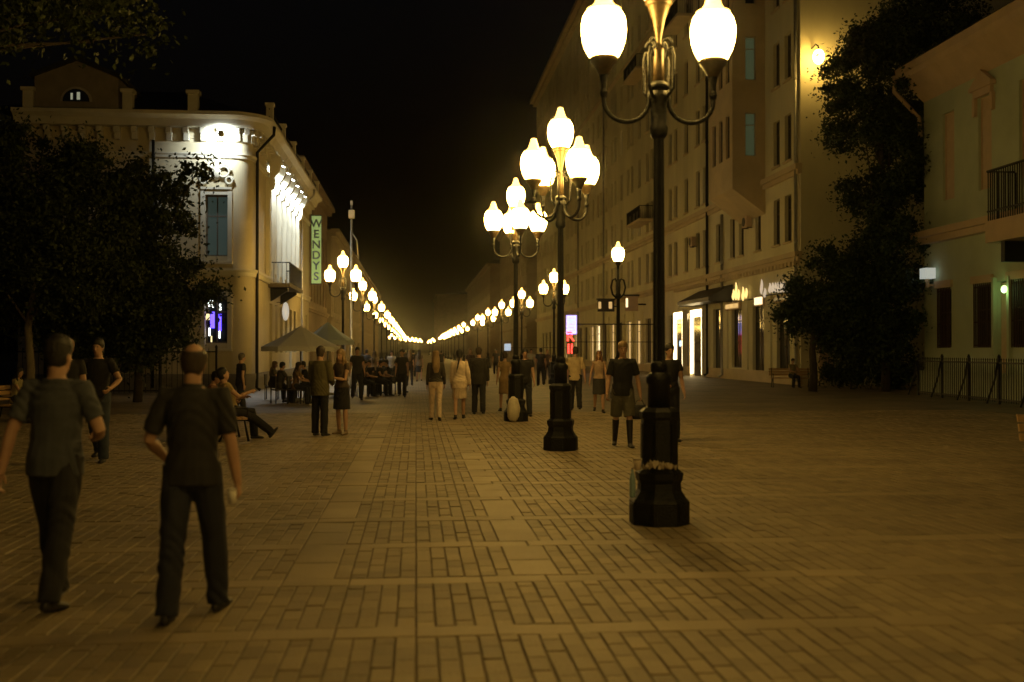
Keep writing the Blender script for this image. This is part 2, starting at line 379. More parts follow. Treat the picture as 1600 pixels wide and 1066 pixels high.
# windows
wf, wp = window_mesh(.9, 2.5); wfu, wpu = wf.mesh('window', M_FRAME), wp.mesh('pane', M_GLASS)
wf, wp = window_mesh(.9, 1.95); wfl, wpl = wf.mesh('window', M_FRAME), wp.mesh('pane', M_GLASS)
M_TEAL = em('faint_teal_window', (.35, .55, .45), .05, (.03, .03, .03))
for k, xw in enumerate(win_u[:3]):
    facade_windows(lh, wfu, wpu, [((xw, LY+.18, 5.55), M_TEAL if k == 0 else None)], 0); facade_windows(lh, wfl, wpl, [((xw, LY+.18, 2.0), None)], 0)
    for z0, hh in ((5.55, 2.5), (2.0, 1.95)):
        q = MB(); q.box((xw-.63, LY-.09, z0-.2), (xw-.45, LY+.02, z0+hh+.2)); q.box((xw+.45, LY-.09, z0-.2), (xw+.63, LY+.02, z0+hh+.2)); q.box((xw-.45, LY-.08, z0+hh), (xw+.45, LY+.02, z0+hh+.2)); q.box((xw-.65, LY-.16, z0-.32), (xw+.65, LY+.02, z0-.201)); q.build('window_surround', M_TRIM_W, lh)
for k, yw in enumerate(side_cols):
    if k in (0, 1, 2, 3, 4):
        q, r_ = window_mesh(.9, 3.1); f = q.build('window', M_FRAMEW, lh, (LX-.18, yw+1.0, 5.5), R(90)); r_.build('pane', pm('lit_curtain', (.5, .48, .4), .8), f)
    b0 = .3 if k in (0, 4) else 1.6
    q, r_ = window_mesh(1.0, 3.9-b0); f = q.build('window', M_FRAME, lh, (LX-.18, yw+1.0, b0), R(90)); r_.build('pane', M_GLASS, f)
# carved cartouche over the upper window
q = MB(); xw = win_u[0]
for s in (-1, 1):
    for r0, zc, xo in ((.30, 9.0, .30), (.17, 8.62, .52), (.2, 9.28, .12)):
        pts = [(xw+s*(xo+r0*(1-.012*a)*math.cos(R(a*14))), LY-.07, zc+r0*(1-.012*a)*math.sin(R(a*14))) for a in range(0, 34)]
        tube(q, pts, .05, 6, (0, 1, 0))
q.ball((xw, LY-.03, 8.95), (.2, .12, .3)); q.box((xw-.62, LY-.12, 8.27), (xw+.62, LY+.01, 8.36)); q.build('cartouche', M_TRIM_W, lh)
# fluted pilasters with scroll consoles on the street side, each floodlit from its foot of the console
for k in range(7):
    yy = 50.1+2.0*k
    q = MB(); q.box((LX-.02, yy-.3, 5.05), (LX+.14, yy+.3, 9.55))
    for j in range(4): q.box((LX+.135, yy-.26+j*.15, 5.3), (LX+.19, yy-.19+j*.15, 9.2))
    pil = q.build('pilaster', M_TRIM_W, lh)
    q = MB(); pr = [(0, 9.0), (.16, 9.05), (.24, 9.3), (.22, 9.6), (.42, 9.9), (.55, 10.25), (.5, 10.5), (0, 10.5)]
    q.prism([(x, z) for x, z in pr], -.2, .2); c = q.build('console', M_TRIM_W, pil, (LX+.14, yy, 0))
# balcony on the street side
q = MB(); q.box((LX-.02, 50.6, 4.62), (LX+1.0, 56.2, 4.8)); bal = q.build('balcony', pm('balcony_slab', (.12, .1, .08), .8), lh)
q = MB(); tube(q, [(LX, 50.65, 5.75), (LX+.95, 50.65, 5.75), (LX+.95, 56.15, 5.75), (LX, 56.15, 5.75)], .03)
for k in range(28): q.box((LX+.94, 50.65+k*.2, 4.8), (LX+.96, 50.67+k*.2, 5.75))
for k in range(5): q.box((LX+.05+k*.19, 50.64, 4.8), (LX+.07+k*.19, 50.66, 5.75)); q.box((LX+.05+k*.19, 56.14, 4.8), (LX+.07+k*.19, 56.16, 5.75))
q.build('balcony_railing', M_IRON, bal)
for yy in (51.5, 55.2):
    q = MB(); q.prism([(0, 4.0), (.12, 4.05), (.8, 4.5), (.8, 4.62), (0, 4.62)], -.1, .1); q.build('bracket', M_IRON, bal, (LX, yy, 0))
# downpipes
for (xx, yy, dm_) in ((LX+.12, cy+.35, M_IRON), (LX+.12, 64.2, M_PIPE)):
    q = MB(); tube(q, [(xx+.7, yy, 11.1), (xx+.68, yy, 10.75), (xx, yy, 10.0), (xx, yy, .15), (xx+.15, yy, .05)], .07); q.build('downpipe', dm_, lh)
q = MB(); tube(q, [(cx-3.1, LY-.12, 11.2), (cx-3.1, LY-.12, .2)], .06); q.build('downpipe', M_IRON, lh)
def lamp_obj(name, typ, loc, energy, col, parent=None, size=.1, rot=None, angle=None):
    l = bpy.data.lights.new(name, typ); l.energy = energy; l.color = col
    if typ in ('POINT', 'SPOT'): l.shadow_soft_size = size
    if typ == 'SPOT' and angle: l.spot_size = R(angle); l.spot_blend = .5
    o = bpy.data.objects.new(name, l); link(o, parent); o.location = loc
    if rot: o.rotation_euler = rot
    return o
# floodlights of the cornice (visible fittings)
COLD = (.88, .98, 1.0)
M_FLOOD = em('floodlight_lens', COLD, 40)
def flood(p, aim, energy, label, size=.11):
    p = Vector(p); d = (Vector(aim)-p).normalized(); rot = d.to_track_quat('-Z', 'Y')
    t = thing('floodlight', label, 'floodlight', p, 0, 'white floodlights under the cornice'); t.rotation_mode = 'QUATERNION'; t.rotation_quaternion = rot
    q = MB(); q.lathe([(.03, .12), (.1, .1), (.12, 0), (.125, -.06)][::-1], 12); q.build('housing', M_TRIM_W, t)
    q = MB(); q.lathe([(.115, -.075), (.115, -.065)], 12); q.build('lens', M_FLOOD, t)
    q = MB(); q.box((-.015, -.015, .1), (.015, .015, .35)); q.build('bracket', M_TRIM_W, t)
    l = lamp_obj('flood_light', 'SPOT', (0, 0, -.1), energy, COLD, t, .08, (0, 0, 0), 150)
xf = win_u[0]+.35
flood((xf, LY-1.05, 10.35), (xf-.05, LY, 10.0), 420, 'white floodlight at the rounded corner of the cream house')
for k in range(6):
    flood((LX+.62, 51.1+2.0*k, 10.3), (LX+.05, 51.1+2.0*k, 9.1), 480, 'small white floodlight between two consoles of the cream house')
# purple neon and white tubes seen through the lower window
M_PUR = em('purple_neon', (.09, .05, 1.0), 3.0); M_WTUBE = em('white_tube', (.95, 1, .9), 5); M_YTUBE = em('yellow_tube', (1, .8, .35), 1.2)
nz = thing('neon_display', 'purple neon display behind the lower window of the cream house', 'neon sign', (win_u[0], LY+.14, 2.0))
q = MB(); q.box((-.27, 0, .62), (-.1, .02, 1.28)); q.box((.06, 0, .5), (.17, .02, 1.2)); q.build('purple_panel', M_PUR, nz)
q = MB(); q.box((-.36, 0, 1.45), (-.15, .02, 1.75)); q.box((.09, 0, 1.36), (.16, .02, 1.6)); q.box((-.33, 0, .3), (-.28, .02, .62)); q.box((.08, 0, .2), (.12, .02, .5)); q.build('white_tube', M_WTUBE, nz)
q = MB(); q.box((-.44, 0, .95), (-.3, .02, 1.2)); q.box((-.25, 0, .05), (-.2, .02, .3)); q.build('yellow_tube', M_YTUBE, nz)
# vertical green shop sign with stacked letters
def text_mesh(s, size, m, ext=.01):
    c = bpy.data.curves.new('letters', 'FONT'); c.body = s; c.size = size; c.extrude = ext; c.offset = size*.02; c.align_x = 'CENTER'
    o = bpy.data.objects.new('letters', c); COL.objects.link(o); dg = bpy.context.evaluated_depsgraph_get()
    me = bpy.data.meshes.new_from_object(o.evaluated_get(dg)); bpy.data.objects.remove(o); me.materials.clear(); me.materials.append(m); me.name = 'letters'
    return me
M_GREEN = em('green_lightbox', (.42, .58, .22), .36, (.3, .5, .15)); M_LET = pm('slate_lettering', (.14, .2, .33), .5, .2, 6)
sg = thing('vertical_sign', 'tall narrow green lit sign with stacked letters on the cream corner house', 'sign', (LX+.55, 68.6, 5.9))
q = MB(); q.box((-.29, 0, 0), (.29, .2, 4.2)); q.build('sign_box', M_GREEN, sg)
q = MB(); q.box((-.33, .01, -.06), (.33, .22, -.005)); q.box((-.33, .01, 4.205), (.33, .22, 4.26)); q.box((-.35, .06, -.1), (-.295, .14, 4.3)); q.build('frame', M_DARKBOX, sg)
for i, ch in enumerate('WENDYS'):
    o = put('letter', text_mesh(ch, .7, M_LET), sg, (0, -.02, 3.5-i*.66)); o.rotation_euler = (R(90), 0, 0)
# oval projecting sign
ov = thing('oval_sign', 'small white oval sign hanging under the balcony of the cream house', 'sign', (LX+.45, 53.5, 3.6), R(25))
q = MB(); q.lathe([(.05, -.03), (.3, -.03), (.3, .03), (.05, .03)], 20, M=Matrix.Rotation(R(90), 4, 'X') @ Matrix.Diagonal((.55, 1.5, 1, 1))); q.build('sign_plate', em('oval_lit', (.9, .9, .8), .35), ov)
q = MB(); q.box((-.45, -.015, .42), (.1, .015, .45)); q.build('bracket', M_IRON, ov)

# ---------- simple street houses further along, built from one routine
def street_house(name, label, X, sgn, Y0, Y1, H, ground, storey, step, m_wall, m_trim, lit=(), x_depth=14, first=1.4, wd=1.05, roof_h=2.2, shop=True, hmax=None, endwins=True):
    """house whose street face is the plane x = X; sgn -1: street lies to -x of it (right side), +1: left side"""
    b = thing(name, label, 'building', (0, 0, 0)); back = X - sgn*x_depth
    Nn = Vector((sgn, 0, 0)); ops = []; spots = []; shops = []
    cols = []; y = Y0+first
    while y < Y1-first*.8: cols.append(y); y += step
    nfl = int((H-ground-.8)/storey)
    for ci, yc in enumerate(cols):
        for k in range(nfl):
            zb = ground+.85+k*storey
            if zb > EYE.z + 580*yc/F: continue
            ops.append((yc-Y0-wd/2, yc-Y0+wd/2, zb, zb+storey*.58)); spots.append((yc, zb, (ci, k)))
        if shop and ci % 2 == 0 and yc+1.9 < Y1: ops.append((yc-Y0-.6, yc-Y0+1.5, .5, ground-1.7)); shops.append((yc+.45, ci))
    mb = MB(); wallgrid(mb, (X, Y0, 0), (0, 1, 0), Nn, Y1-Y0, H, ops, .25)
    eo = []; espots = []
    wallgrid(mb, (X, Y0, 0), (-sgn, 0, 0), (0, -1, 0), x_depth, H, eo, .2)
    mb.add([(X, Y1, 0), (X, Y1, H), (back, Y1, H), (back, Y1, 0)], [(0, 1, 2, 3)]); mb.add([(back, Y0, 0), (back, Y0, H), (back, Y1, H), (back, Y1, 0)], [(0, 1, 2, 3)]); mb.add([(X, Y0, H), (X, Y1, H), (back, Y1, H), (back, Y0, H)], [(0, 1, 2, 3)])
    mb.build('wall', m_wall, b)
    wf, wp = window_mesh(wd, storey*.58); fm, pmh = wf.mesh('window', M_FRAME), wp.mesh('pane', M_GLASS)
    rz = R(90) if sgn > 0 else R(-90)
    facade_windows(b, fm, pmh, [((X-sgn*.16, yc, zb), lit_mats.get((sgn, name, id_))) for yc, zb, id_ in spots], rz)
    if shops:
        wf, wp = window_mesh(2.1, ground-2.2, 2, (.78,)); fs_, ps_ = wf.mesh('shop_window', M_FRAME), wp.mesh('pane', M_GLASS)
        for yc, ci in shops:
            f = put('shop_window', fs_, b, (X-sgn*.16, yc, .5), rz); put('pane', ps_, f, m=lit_mats.get((sgn, name, ci)))
    for (z0, z1, out, nm) in ((ground, ground+.35, .22, 'string_course'), (ground+storey, ground+storey+.22, .13, 'string_course'), (H-.55, H+.1, .7, 'cornice')):
        q = MB(); q.box((X-sgn*.05, Y0-.02, z0), (X+sgn*out*.6, Y1-.02, z0+(z1-z0)*.5)); q.box((X-sgn*.05, Y0-.03, z0+(z1-z0)*.5), (X+sgn*out, Y1-.02, z1)); q.build(nm, m_trim, b)
    q = MB(); q.box((X-sgn*.05, Y0-.03, 0), (X+sgn*.08, Y1-.03, .48)); q.build('plinth', m_trim, b)
    zc = H+.1; q = MB(); a, c = X+sgn*.6, back
    q.add([(a, Y0-.1, zc), (a, Y1, zc), (c, Y1, zc), (c, Y0-.1, zc), ((a+c)/2, Y0+2, zc+roof_h), ((a+c)/2, Y1-2, zc+roof_h)], [(0, 1, 5, 4), (2, 3, 4, 5), (0, 4, 3), (1, 2, 5), (3, 2, 1, 0)]); q.build('roof', M_ROOF, b)
    return b
LITW = em('warm_lit_shop_pane', (1, .62, .22), .55, (.2, .15, .1)); LITD = em('dim_lit_window_pane', (1, .7, .3), .12, (.05, .05, .05)); LITC = em('cold_lit_pane', (.7, .85, 1), .5, (.1, .1, .1)); LITB = em('bright_lit_shop_pane', (1, .75, .4), 1.6, (.2, .15, .1))
lit_mats = {}
def light_some(sgn, name, pick):
    for k, v in pick.items(): lit_mats[(sgn, name, k)] = v
light_some(1, 'row_house', {0: LITW, 4: LITD, 8: LITW, 12: LITW})
light_some(-1, 'long_house', {2: LITB, 6: LITD, 12: LITW, 16: LITW, 18: LITD, 22: LITW, 24: LITW, 26: LITW, 30: LITB, 34: LITW})
M_T2 = pm('brown_plaster', (.24, .18, .125), .9, .2, .6, .2, 20); M_T3 = pm('grey_brown_plaster', (.30, .25, .18), .9, .2, .6, .2, 20)
street_house('row_house', 'brown house set back behind the green sign', -7.9, 1, 71, 98, 14.2, 4.6, 3.7, 2.7, M_T2, M_T2, roof_h=2.6)
light_some(1, 'terrace_house', {0: LITW, 2: LITW, 6: LITC, 8: LITW, 10: LITD, 14: LITW})
street_house('terrace_house', 'low ochre house beside the left row of lamps, beyond the brown house', -7.6, 1, 99, 150, 12.6, 4.4, 3.7, 2.8, M_T3, M_T3)
light_some(1, 'far_house', {0: LITW, 4: LITW, 8: LITW})
street_house('far_house', 'dim far house where the left row of lamps runs out of sight', -8.2, 1, 151, 240, 13.5, 4.4, 3.8, 4.2, M_T2, M_T2)
RX = 18.7
street_house('far_tenement', 'tall dim tenement past the end of the long beige apartment house', 17.4, -1, 171, 226, 25, 5.2, 3.9, 3.4, M_T3, M_T2)
street_house('distant_house', 'dark distant house closing the right side of the street', 15.5, -1, 228, 330, 20, 5.0, 3.9, 5.5, M_T2, M_T2)
street_house('closing_house', 'dark house across the far end where the street bends', 9, -1, 470, 540, 26, 5.0, 4.0, 6, M_T2, M_T2, x_depth=60)

# ---------- the long beige apartment house on the right
YB0, YB1, HB, GF, ST = 51.6, 168.0, 40.5, 6.35, 4.1
lb = thing('apartment_house', 'long tall beige apartment house with bay window and shops at street level', 'building')
YO0, YO1, XO = 57.0, 61.6, 16.9             # bay window (oriel)
cols = []; y = 53.4
k = 0
while y < YB1-1.5:
    cols.append(y); k += 1
    y += (1.75 if k % 3 == 1 else 3.1)
ops, spots, shops = [], [], []
for ci, yc in enumerate(cols):
    for kf in range(8):
        zb = GF+.85+kf*ST
        if zb > EYE.z+575*yc/F: continue
        if kf >= 1 and YO0-.7 < yc < YO1+.7: continue
        ops.append((yc-YB0-.48, yc-YB0+.48, zb, zb+2.35)); spots.append((yc, zb, ci, kf))
sh_y = [54.2+4.05*k for k in range(27)]
for k, yc in enumerate(sh_y):
    ops.append((yc-YB0-1.0, yc-YB0+1.0, .25 if k % 2 else .7, 4.3))
mb = MB(); wallgrid(mb, (RX, YB0, 0), (0, 1, 0), (-1, 0, 0), YB1-YB0, HB, ops, .28)
wallgrid(mb, (RX, YB0, 0), (1, 0, 0), (0, -1, 0), 24, HB, [], .2)
mb.add([(RX, YB1, 0), (RX, YB1, HB), (RX+24, YB1, HB), (RX+24, YB1, 0)], [(0, 1, 2, 3)]); mb.add([(RX, YB0, HB), (RX, YB1, HB), (RX+24, YB1, HB), (RX+24, YB0, HB)], [(0, 1, 2, 3)])
mb.build('wall', M_WALL_B, lb)
wf, wp = window_mesh(.96, 2.35, 2, (.7,)); fme, pme = wf.mesh('window', M_FRAME), wp.mesh('pane', M_GLASS)
litpick = {(5, 2): LITD, (14, 1): LITD, (17, 3): LITD}
facade_windows(lb, fme, pme, [((RX+.17, yc, zb), litpick.get((ci, kf))) for yc, zb, ci, kf in spots], R(-90))
sl_me = MB().box((-.6, -.1, -.1), (.6, .02, 0)).mesh('window_sill', M_WALL_B2)
for yc, zb, ci, kf in spots:
    if yc < 90: put('window_sill', sl_me, lb, (RX, yc, zb-.003), R(-90))
for par in (0, 1):
    b0 = .25 if par else .7
    wf, wp = window_mesh(2.0, 4.3-b0, 2, (.76,)); fm, pp = wf.mesh('shop_window', M_FRAME), wp.mesh('pane', M_GLASS)
    for k, yc in enumerate(sh_y):
        if k % 2 != par: continue
        f = put('shop_window', fm, lb, (RX+.17, yc, b0), R(-90)); put('pane', pp, f, m={9: LITW, 10: LITW, 12: LITW, 14: LITB, 15: LITW, 18: LITW, 20: LITW}.get(k))
def rband(nm, z0, z1, out, m, ya=YB0-.04, yb=YB1):
    q = MB(); zm = z0+(z1-z0)*.45; q.box((RX+.05, ya, z0), (RX-out*.55, yb, zm)); q.box((RX+.05, ya-.01, zm), (RX-out, yb, z1)); return q.build(nm, m, lb)
rband('string_course', GF-.25, GF+.2, .32, M_WALL_B2); rband('string_course', GF+ST-.1, GF+ST+.4, .28, M_WALL_B2); rband('string_course', GF+5*ST, GF+5*ST+.3, .2, M_WALL_B2)
rband('cornice', HB-.9, HB, 1.1, M_WALL_B2); rband('plinth', 0, .62, .08, M_WALL_B2)
dn = MB().box((-.12, -.3, -.22), (.12, 0, 0)).mesh('dentil', M_WALL_B2)
for k in range(46): put('dentil', dn, lb, (RX, YB0+.3+k*.55, GF-.255), R(-90))
# pilasters of the ground floor
pl = MB().box((-.45, -.1, .62), (.45, .02, 4.95)).mesh('pilaster', M_WALL_B)
for k in range(14): put('pilaster', pl, lb, (RX, 52.3+4.05*k, 0), R(-90))
# bay window
ob = MB(); o_ops = [(.55+1.35*j, 1.25+1.35*j, ST*kf+1.75, ST*kf+4.1) for j in range(3) for kf in range(4)]
zO = 10.4
wallgrid(ob, (XO, YO0, zO), (0, 1, 0), (-1, 0, 0), YO1-YO0, 20, o_ops, .2)
e_ops = [(.7, 1.3, 1.75+ST*kf, 4.1+ST*kf) for kf in range(4)]
wallgrid(ob, (XO, YO0, zO), (1, 0, 0), (0, -1, 0), RX-XO, 20, e_ops, .2)
ob.add([(XO, YO1, zO), (XO, YO1, zO+20), (RX, YO1, zO+20), (RX, YO1, zO)], [(0, 1, 2, 3)])
ob.add([(XO, YO0, zO), (XO, YO1, zO), (RX, YO1, zO-1.35), (RX, YO0, zO-1.35)], [(0, 1, 2, 3)]); ob.add([(XO, YO0, zO), (RX, YO0, zO-1.35), (RX, YO0, zO)], [(0, 1, 2)]); ob.add([(XO, YO1, zO), (RX, YO1, zO), (RX, YO1, zO-1.35)], [(0, 1, 2)])
ob.add([(XO, YO0, zO+20), (XO, YO1, zO+20), (RX, YO1, zO+20), (RX, YO0, zO+20)], [(0, 1, 2, 3)])
bay = ob.build('bay_window', M_WALL_B2, lb)
wf, wp = window_mesh(.7, 2.35, 1, (.7,)); f1, p1 = wf.mesh('window', M_FRAME), wp.mesh('pane', M_GLASS); wf, wp = window_mesh(.6, 2.35, 1, (.72,)); f2, p2 = wf.mesh('window', M_FRAMEW), wp.mesh('pane', M_GLASS)
M_GRNW = em('greenish_lit_pane', (.5, .66, .32), .05, (.1, .12, .1))
for kf in range(4):
    for j in range(3): put('pane', p1, put('window', f1, bay, (XO+.12, YO0+.9+1.35*j, zO+1.75+ST*kf), R(-90)))
    put('pane', p2, put('window', f2, bay, (XO+1.0, YO0+.12, zO+1.75+ST*kf)), m=M_GRNW if kf < 2 else None)
# balconies
def balcony(yc, z, L=4.4):
    q = MB(); q.box((RX-1.1, yc-L/2, z-.2), (RX+.02, yc+L/2, z)); b = q.build('balcony', M_WALL_B2, lb)
    q = MB(); xx = RX-1.05
    tube(q, [(RX, yc-L/2+.05, z+1.0), (xx, yc-L/2+.05, z+1.0), (xx, yc+L/2-.05, z+1.0), (RX, yc+L/2-.05, z+1.0)], .035)
    k = 0
    while k*.13 < L-.1: q.box((xx-.012, yc-L/2+.05+k*.13, z), (xx+.012, yc-L/2+.075+k*.13, z+1.0)); k += 1
    for j in range(8): q.box((xx+.1+j*.13, yc-L/2+.04, z), (xx+.12+j*.13, yc-L/2+.06, z+1.0))
    for j in range(3): q.box((xx-.02, yc-L/2+.3+j*1.4, z+.05), (xx-.06, yc-L/2+1.2+j*1.4, z+.6))
    q.build('balcony_railing', M_IRON, b)
balcony(onX(990, 365, RX-1).y, 12.2, 5.5); balcony(onX(985, 150, RX-1).y, 24.6, 5.5); balcony(onX(1048, 60, RX-1).y, 24.6, 4.5)
# downpipes
for (pxx, zt, m) in ((1244, 36, M_PIPE), (1128, 10.0, M_PIPE), (943, 38, M_PIPE), (903, 26, M_PIPE), (1105, 36, M_IRON)):
    p = onX(pxx, 548, RX-.14); q = MB(); tube(q, [(RX-.14, p.y, zt), (RX-.14, p.y, .25), (RX-.35, p.y, .12)], .085)
    for z in range(3, int(zt), 4): q.lathe([(.11, z), (.11, z+.12)], 8, (RX-.14, p.y, 0))
    q.build('downpipe', m, lb)
# air conditioners
for (pxx, py) in ((1167, 346), (1082, 377)):
    p = onX(pxx, py, RX-.2); t = thing('air_conditioner', 'pale boxy air conditioner on the beige facade, %s' % ('nearer the bay window' if pxx > 1100 else 'farther along above the shop canopy'), 'air conditioner', (RX, p.y, p.z-.35), R(-90))
    q = MB(); q.box((-.42, -.36, 0), (.42, -.06, .62)); q.build('casing', M_TRIM_P, t)
    q = MB(); q.lathe([(.25, 0), (.25, .03)], 16, M=Matrix.Translation((-.08, -.36, .31)) @ Matrix.Rotation(R(90), 4, 'X')); q.build('fan_grille', M_DARKBOX, t)
    q = MB(); q.box((-.35, -.3, -.05), (-.3, 0, -.004)); q.box((.3, -.3, -.05), (.35, 0, -.004)); q.build('bracket', M_IRON, t)
# shop canopy, bright doorway tubes, signs
pc = onX(1096, 470, RX-1.2); yA, yBn = onX(1120, 470, RX-1).y, onX(1070, 470, RX-1).y
cn = thing('shop_canopy', 'dark sloping canopy over the brightly lit shop doorway', 'canopy', (RX, (yA+yBn)/2, 4.88), R(-90))
hw = abs(yBn-yA)/2
q = MB(); q.add([(-hw, -1.5, 0), (hw, -1.5, 0), (hw, -.02, .75), (-hw, -.02, .75), (-hw, -1.5, -.22), (hw, -1.5, -.22), (hw, -.02, -.2), (-hw, -.02, -.2)], [(0, 1, 2, 3), (4, 5, 1, 0), (7, 6, 5, 4), (0, 3, 7, 4), (1, 5, 6, 2), (3, 2, 6, 7)]); q.build('awning_cover', M_DARKBOX, cn)
q = MB(); q.box((-hw+.1, -1.4, -.28), (-hw+.14, -.05, -.225)); q.box((hw-.14, -1.4, -.28), (hw-.1, -.05, -.225)); q.build('support_arm', M_IRON, cn)
M_TUBEW = em('warm_white_tube', (1, .74, .36), 9); 
for (pa, pb, label) in ((1051, 1064, 'doorway outlined in bright warm light tubes beside the canopy'), (1077, 1094, 'doorway outlined in bright warm light tubes under the dark canopy')):
    ya, yb = onX(pb, 548, RX-.4).y, onX(pa, 548, RX-.4).y; t = thing('lit_doorway', label, 'doorway', (RX-.35, (ya+yb)/2, 0), R(-90)); h = abs(yb-ya)/2
    q = MB(); q.box((-h-.25, .02, 0), (-h-.07, .35, 4.4)); q.box((h+.07, .02, 0), (h+.25, .35, 4.4)); q.box((-h-.25, .02, 4.401), (h+.25, .35, 4.6)); q.build('portal', M_TRIM_W, t)
    q = MB(); q.box((-h-.05, .05, .15), (-h+.1, .13, 3.95)); q.box((h-.1, .05, .15), (h+.05, .13, 3.95)); q.box((-h-.05, .05, 3.95), (h+.05, .13, 4.38)); q.build('light_tube', M_TUBEW, t)
    q = MB(); q.box((-h+.12, .15, .05), (h-.12, .2, 3.9)); q.build('door_leaf', M_GLASS, t)
    if pa == 1051:
        q = MB(); q.lathe([(.05, 0), (.22, 0), (.22, .03), (.05, .03)], 14, M=Matrix.Translation((h-.75, .1, 2.2)) @ Matrix.Rotation(R(90), 4, 'X')); q.build('blue_disc', em('pale_blue_disc', (.4, .7, 1), 1.4), t)
# gold curly shop letters, illegible strokes
M_GOLD = em('gold_lit_letter', (1, .68, .22), 1.3, (.5, .35, .1)); M_PALE = em('pale_lit_letter', (1, .8, .55), .45, (.5, .4, .3))
def strokes(label, pxs, m, X=RX-.22):
    p0 = onX(pxs[0][0], 460, X); t = thing('shop_lettering', label, 'sign', (X, p0.y, 0))
    for (pxx, y0, y1, wv) in pxs:
        a, b = onX(pxx, y1, X), onX(pxx+wv, y0, X)
        q = MB(); pts = [(0, a.y-p0.y + .06*math.sin(i*1.1), a.z+(b.z-a.z)*i/6) for i in range(7)]; q.loft(pts, [.03, .07, .09, .08, .07, .05, .02], (0, 1, 0), 6); q.build('letter', m, t)
    q = MB(); a, b = onX(pxs[0][0]-2, 500, X).y, onX(pxs[-1][0]+4, 500, X).y; z = onX(pxs[0][0], pxs[0][2], X).z; q.box((.05, a-p0.y, z-.12), (.22, b-p0.y, z-.06)); q.build('mounting_rail', M_IRON, t)
strokes('curly gold lit lettering over the beige shop front by the downpipe', [(1146, 452, 469, 1.5), (1150, 441, 469, 1.5), (1154, 452, 469, 1), (1161, 448, 470, 1.5), (1166, 450, 466, 1)], M_GOLD)
strokes('row of thin pale lit letters over the shop front at the house corner', [(1190, 436, 460, 1.4), (1195, 450, 465, 1)]+[(1203+i*4.3, 442-.4*i, 458-.3*i, .8) for i in range(7)], M_PALE)
for i, (pa, pb, y0, y1, m) in enumerate(((1134, 1156, 474, 486, LITW), (1179, 1194, 463, 480, LITB), (1210, 1235, 463, 474, LITD))):
    ya, yb = onX(pb, 480, RX-.12).y, onX(pa, 480, RX-.12).y; a, b = onX(pa, y1, RX-.12).z, onX(pa, y0, RX-.12).z
    t = thing('fascia_sign', ['amber lit fascia box under the curly gold lettering', 'brighter amber lit fascia box between the two lettered shop fronts', 'dull beige fascia box under the thin pale letters'][i], 'sign', (RX-.02, (ya+yb)/2, a), R(-90))
    h = abs(yb-ya)/2; q = MB(); q.box((-h, -.14, 0), (h, .0, b-a)); q.build('sign_box', M_TRIM_P, t)
    q = MB()
    for j in range(3): q.box((-h+.12+j*(2*h-.24)/3, -.16, .1), (-h+.06+(j+1)*(2*h-.24)/3, -.145, b-a-.1))
    q.build('lit_panel', m, t)
# projecting dark sign with pale squares and amber sign further along
for (pa, pb, y0, y1, base, lits, label) in ((934, 960, 469, 487, M_DARKBOX, ((.04, .2), (.66, .86)), 'dark projecting sign board with two pale squares'), (977, 997, 463, 486, M_TRIM_P, ((.05, .2),), 'tan projecting sign board with one amber lit square')):
    Y = onX((pa+pb)/2, 480, RX-1.2).y; a, b = onY(pa, y1, Y), onY(pb, y0, Y)
    t = thing('projecting_sign', label, 'sign', (a.x, Y, a.z)); wv, hv = b.x-a.x, b.z-a.z
    q = MB(); q.box((0, 0, 0), (wv, .15, hv)); q.build('board', base, t); q = MB(); q.box((-.1, -.05, hv+.002), (wv+.1, .2, hv+.14)); q.build('cap', M_DARKBOX, t)
    for (u0, u1) in lits: q = MB(); q.box((u0*wv, -.02, hv*.25), (u1*wv, -.004, hv*.85)); q.build('lit_square', LITB if base is not M_DARKBOX else LITW, t)
    q = MB(); q.box((wv+.002, .05, hv*.4), (RX-a.x+.02, .1, hv*.5)); q.build('arm', M_IRON, t)
# violet-white framed lightbox with red letters below
Y = 84.0; a, b = onY(886, 521, Y), onY(900, 494, Y); wv, hv = b.x-a.x, b.z-a.z
t = thing('framed_lightbox', 'violet and white lit notice box projecting over the red letters', 'sign', (a.x, Y, a.z))
M_VW = em('violet_white_panel', (.50, .60, 1), 1.2); M_VIO = em('violet_tube', (.3, .22, 1), 2.2); M_RED = em('red_neon', (1, .03, .03), 2.5)
q = MB(); q.box((0, 0, 0), (wv, .16, hv)); q.build('panel', M_VW, t)
q = MB(); q.box((-.05, -.03, -.05), (0, .1, hv+.05)); q.box((wv, -.03, -.05), (wv+.05, .1, hv+.05)); q.box((0, -.03, hv), (wv, .1, hv+.06)); q.box((0, -.03, -.06), (wv, .1, 0)); q.build('tube_frame', M_VIO, t)
for z, u0, u1 in ((.86, .15, .9), (.62, .68, .9), (.48, .15, .85), (.3, .15, .9), (.13, .2, .9)): q = MB(); q.box((u0*wv, -.012, z*hv), (u1*wv, -.003, (z+.07)*hv)); q.build('text_line', M_VIO, t)
q = MB(); q.box((wv+.06, .03, hv*.5), (RX-a.x, .09, hv*.56)); q.build('arm', M_IRON, t)
a = onY(885, 552, Y); t = thing('red_letters', 'red neon letters stacked below the violet notice box', 'sign', (a.x, Y, a.z))
for ch, z in (('R', .95), ('II', 0)):
    o = put('letter', text_mesh(ch, 1.05, M_RED, .03), t, (.3, 0, z)); o.rotation_euler = (R(90), 0, 0)
q = MB(); q.box((.02, .04, -.1), (.06, .08, 2.2)); q.box((.06, .04, .85), (RX-a.x, .08, .9)); q.build('bracket', M_IRON, t)
a = onY(470+355, 550, 110)
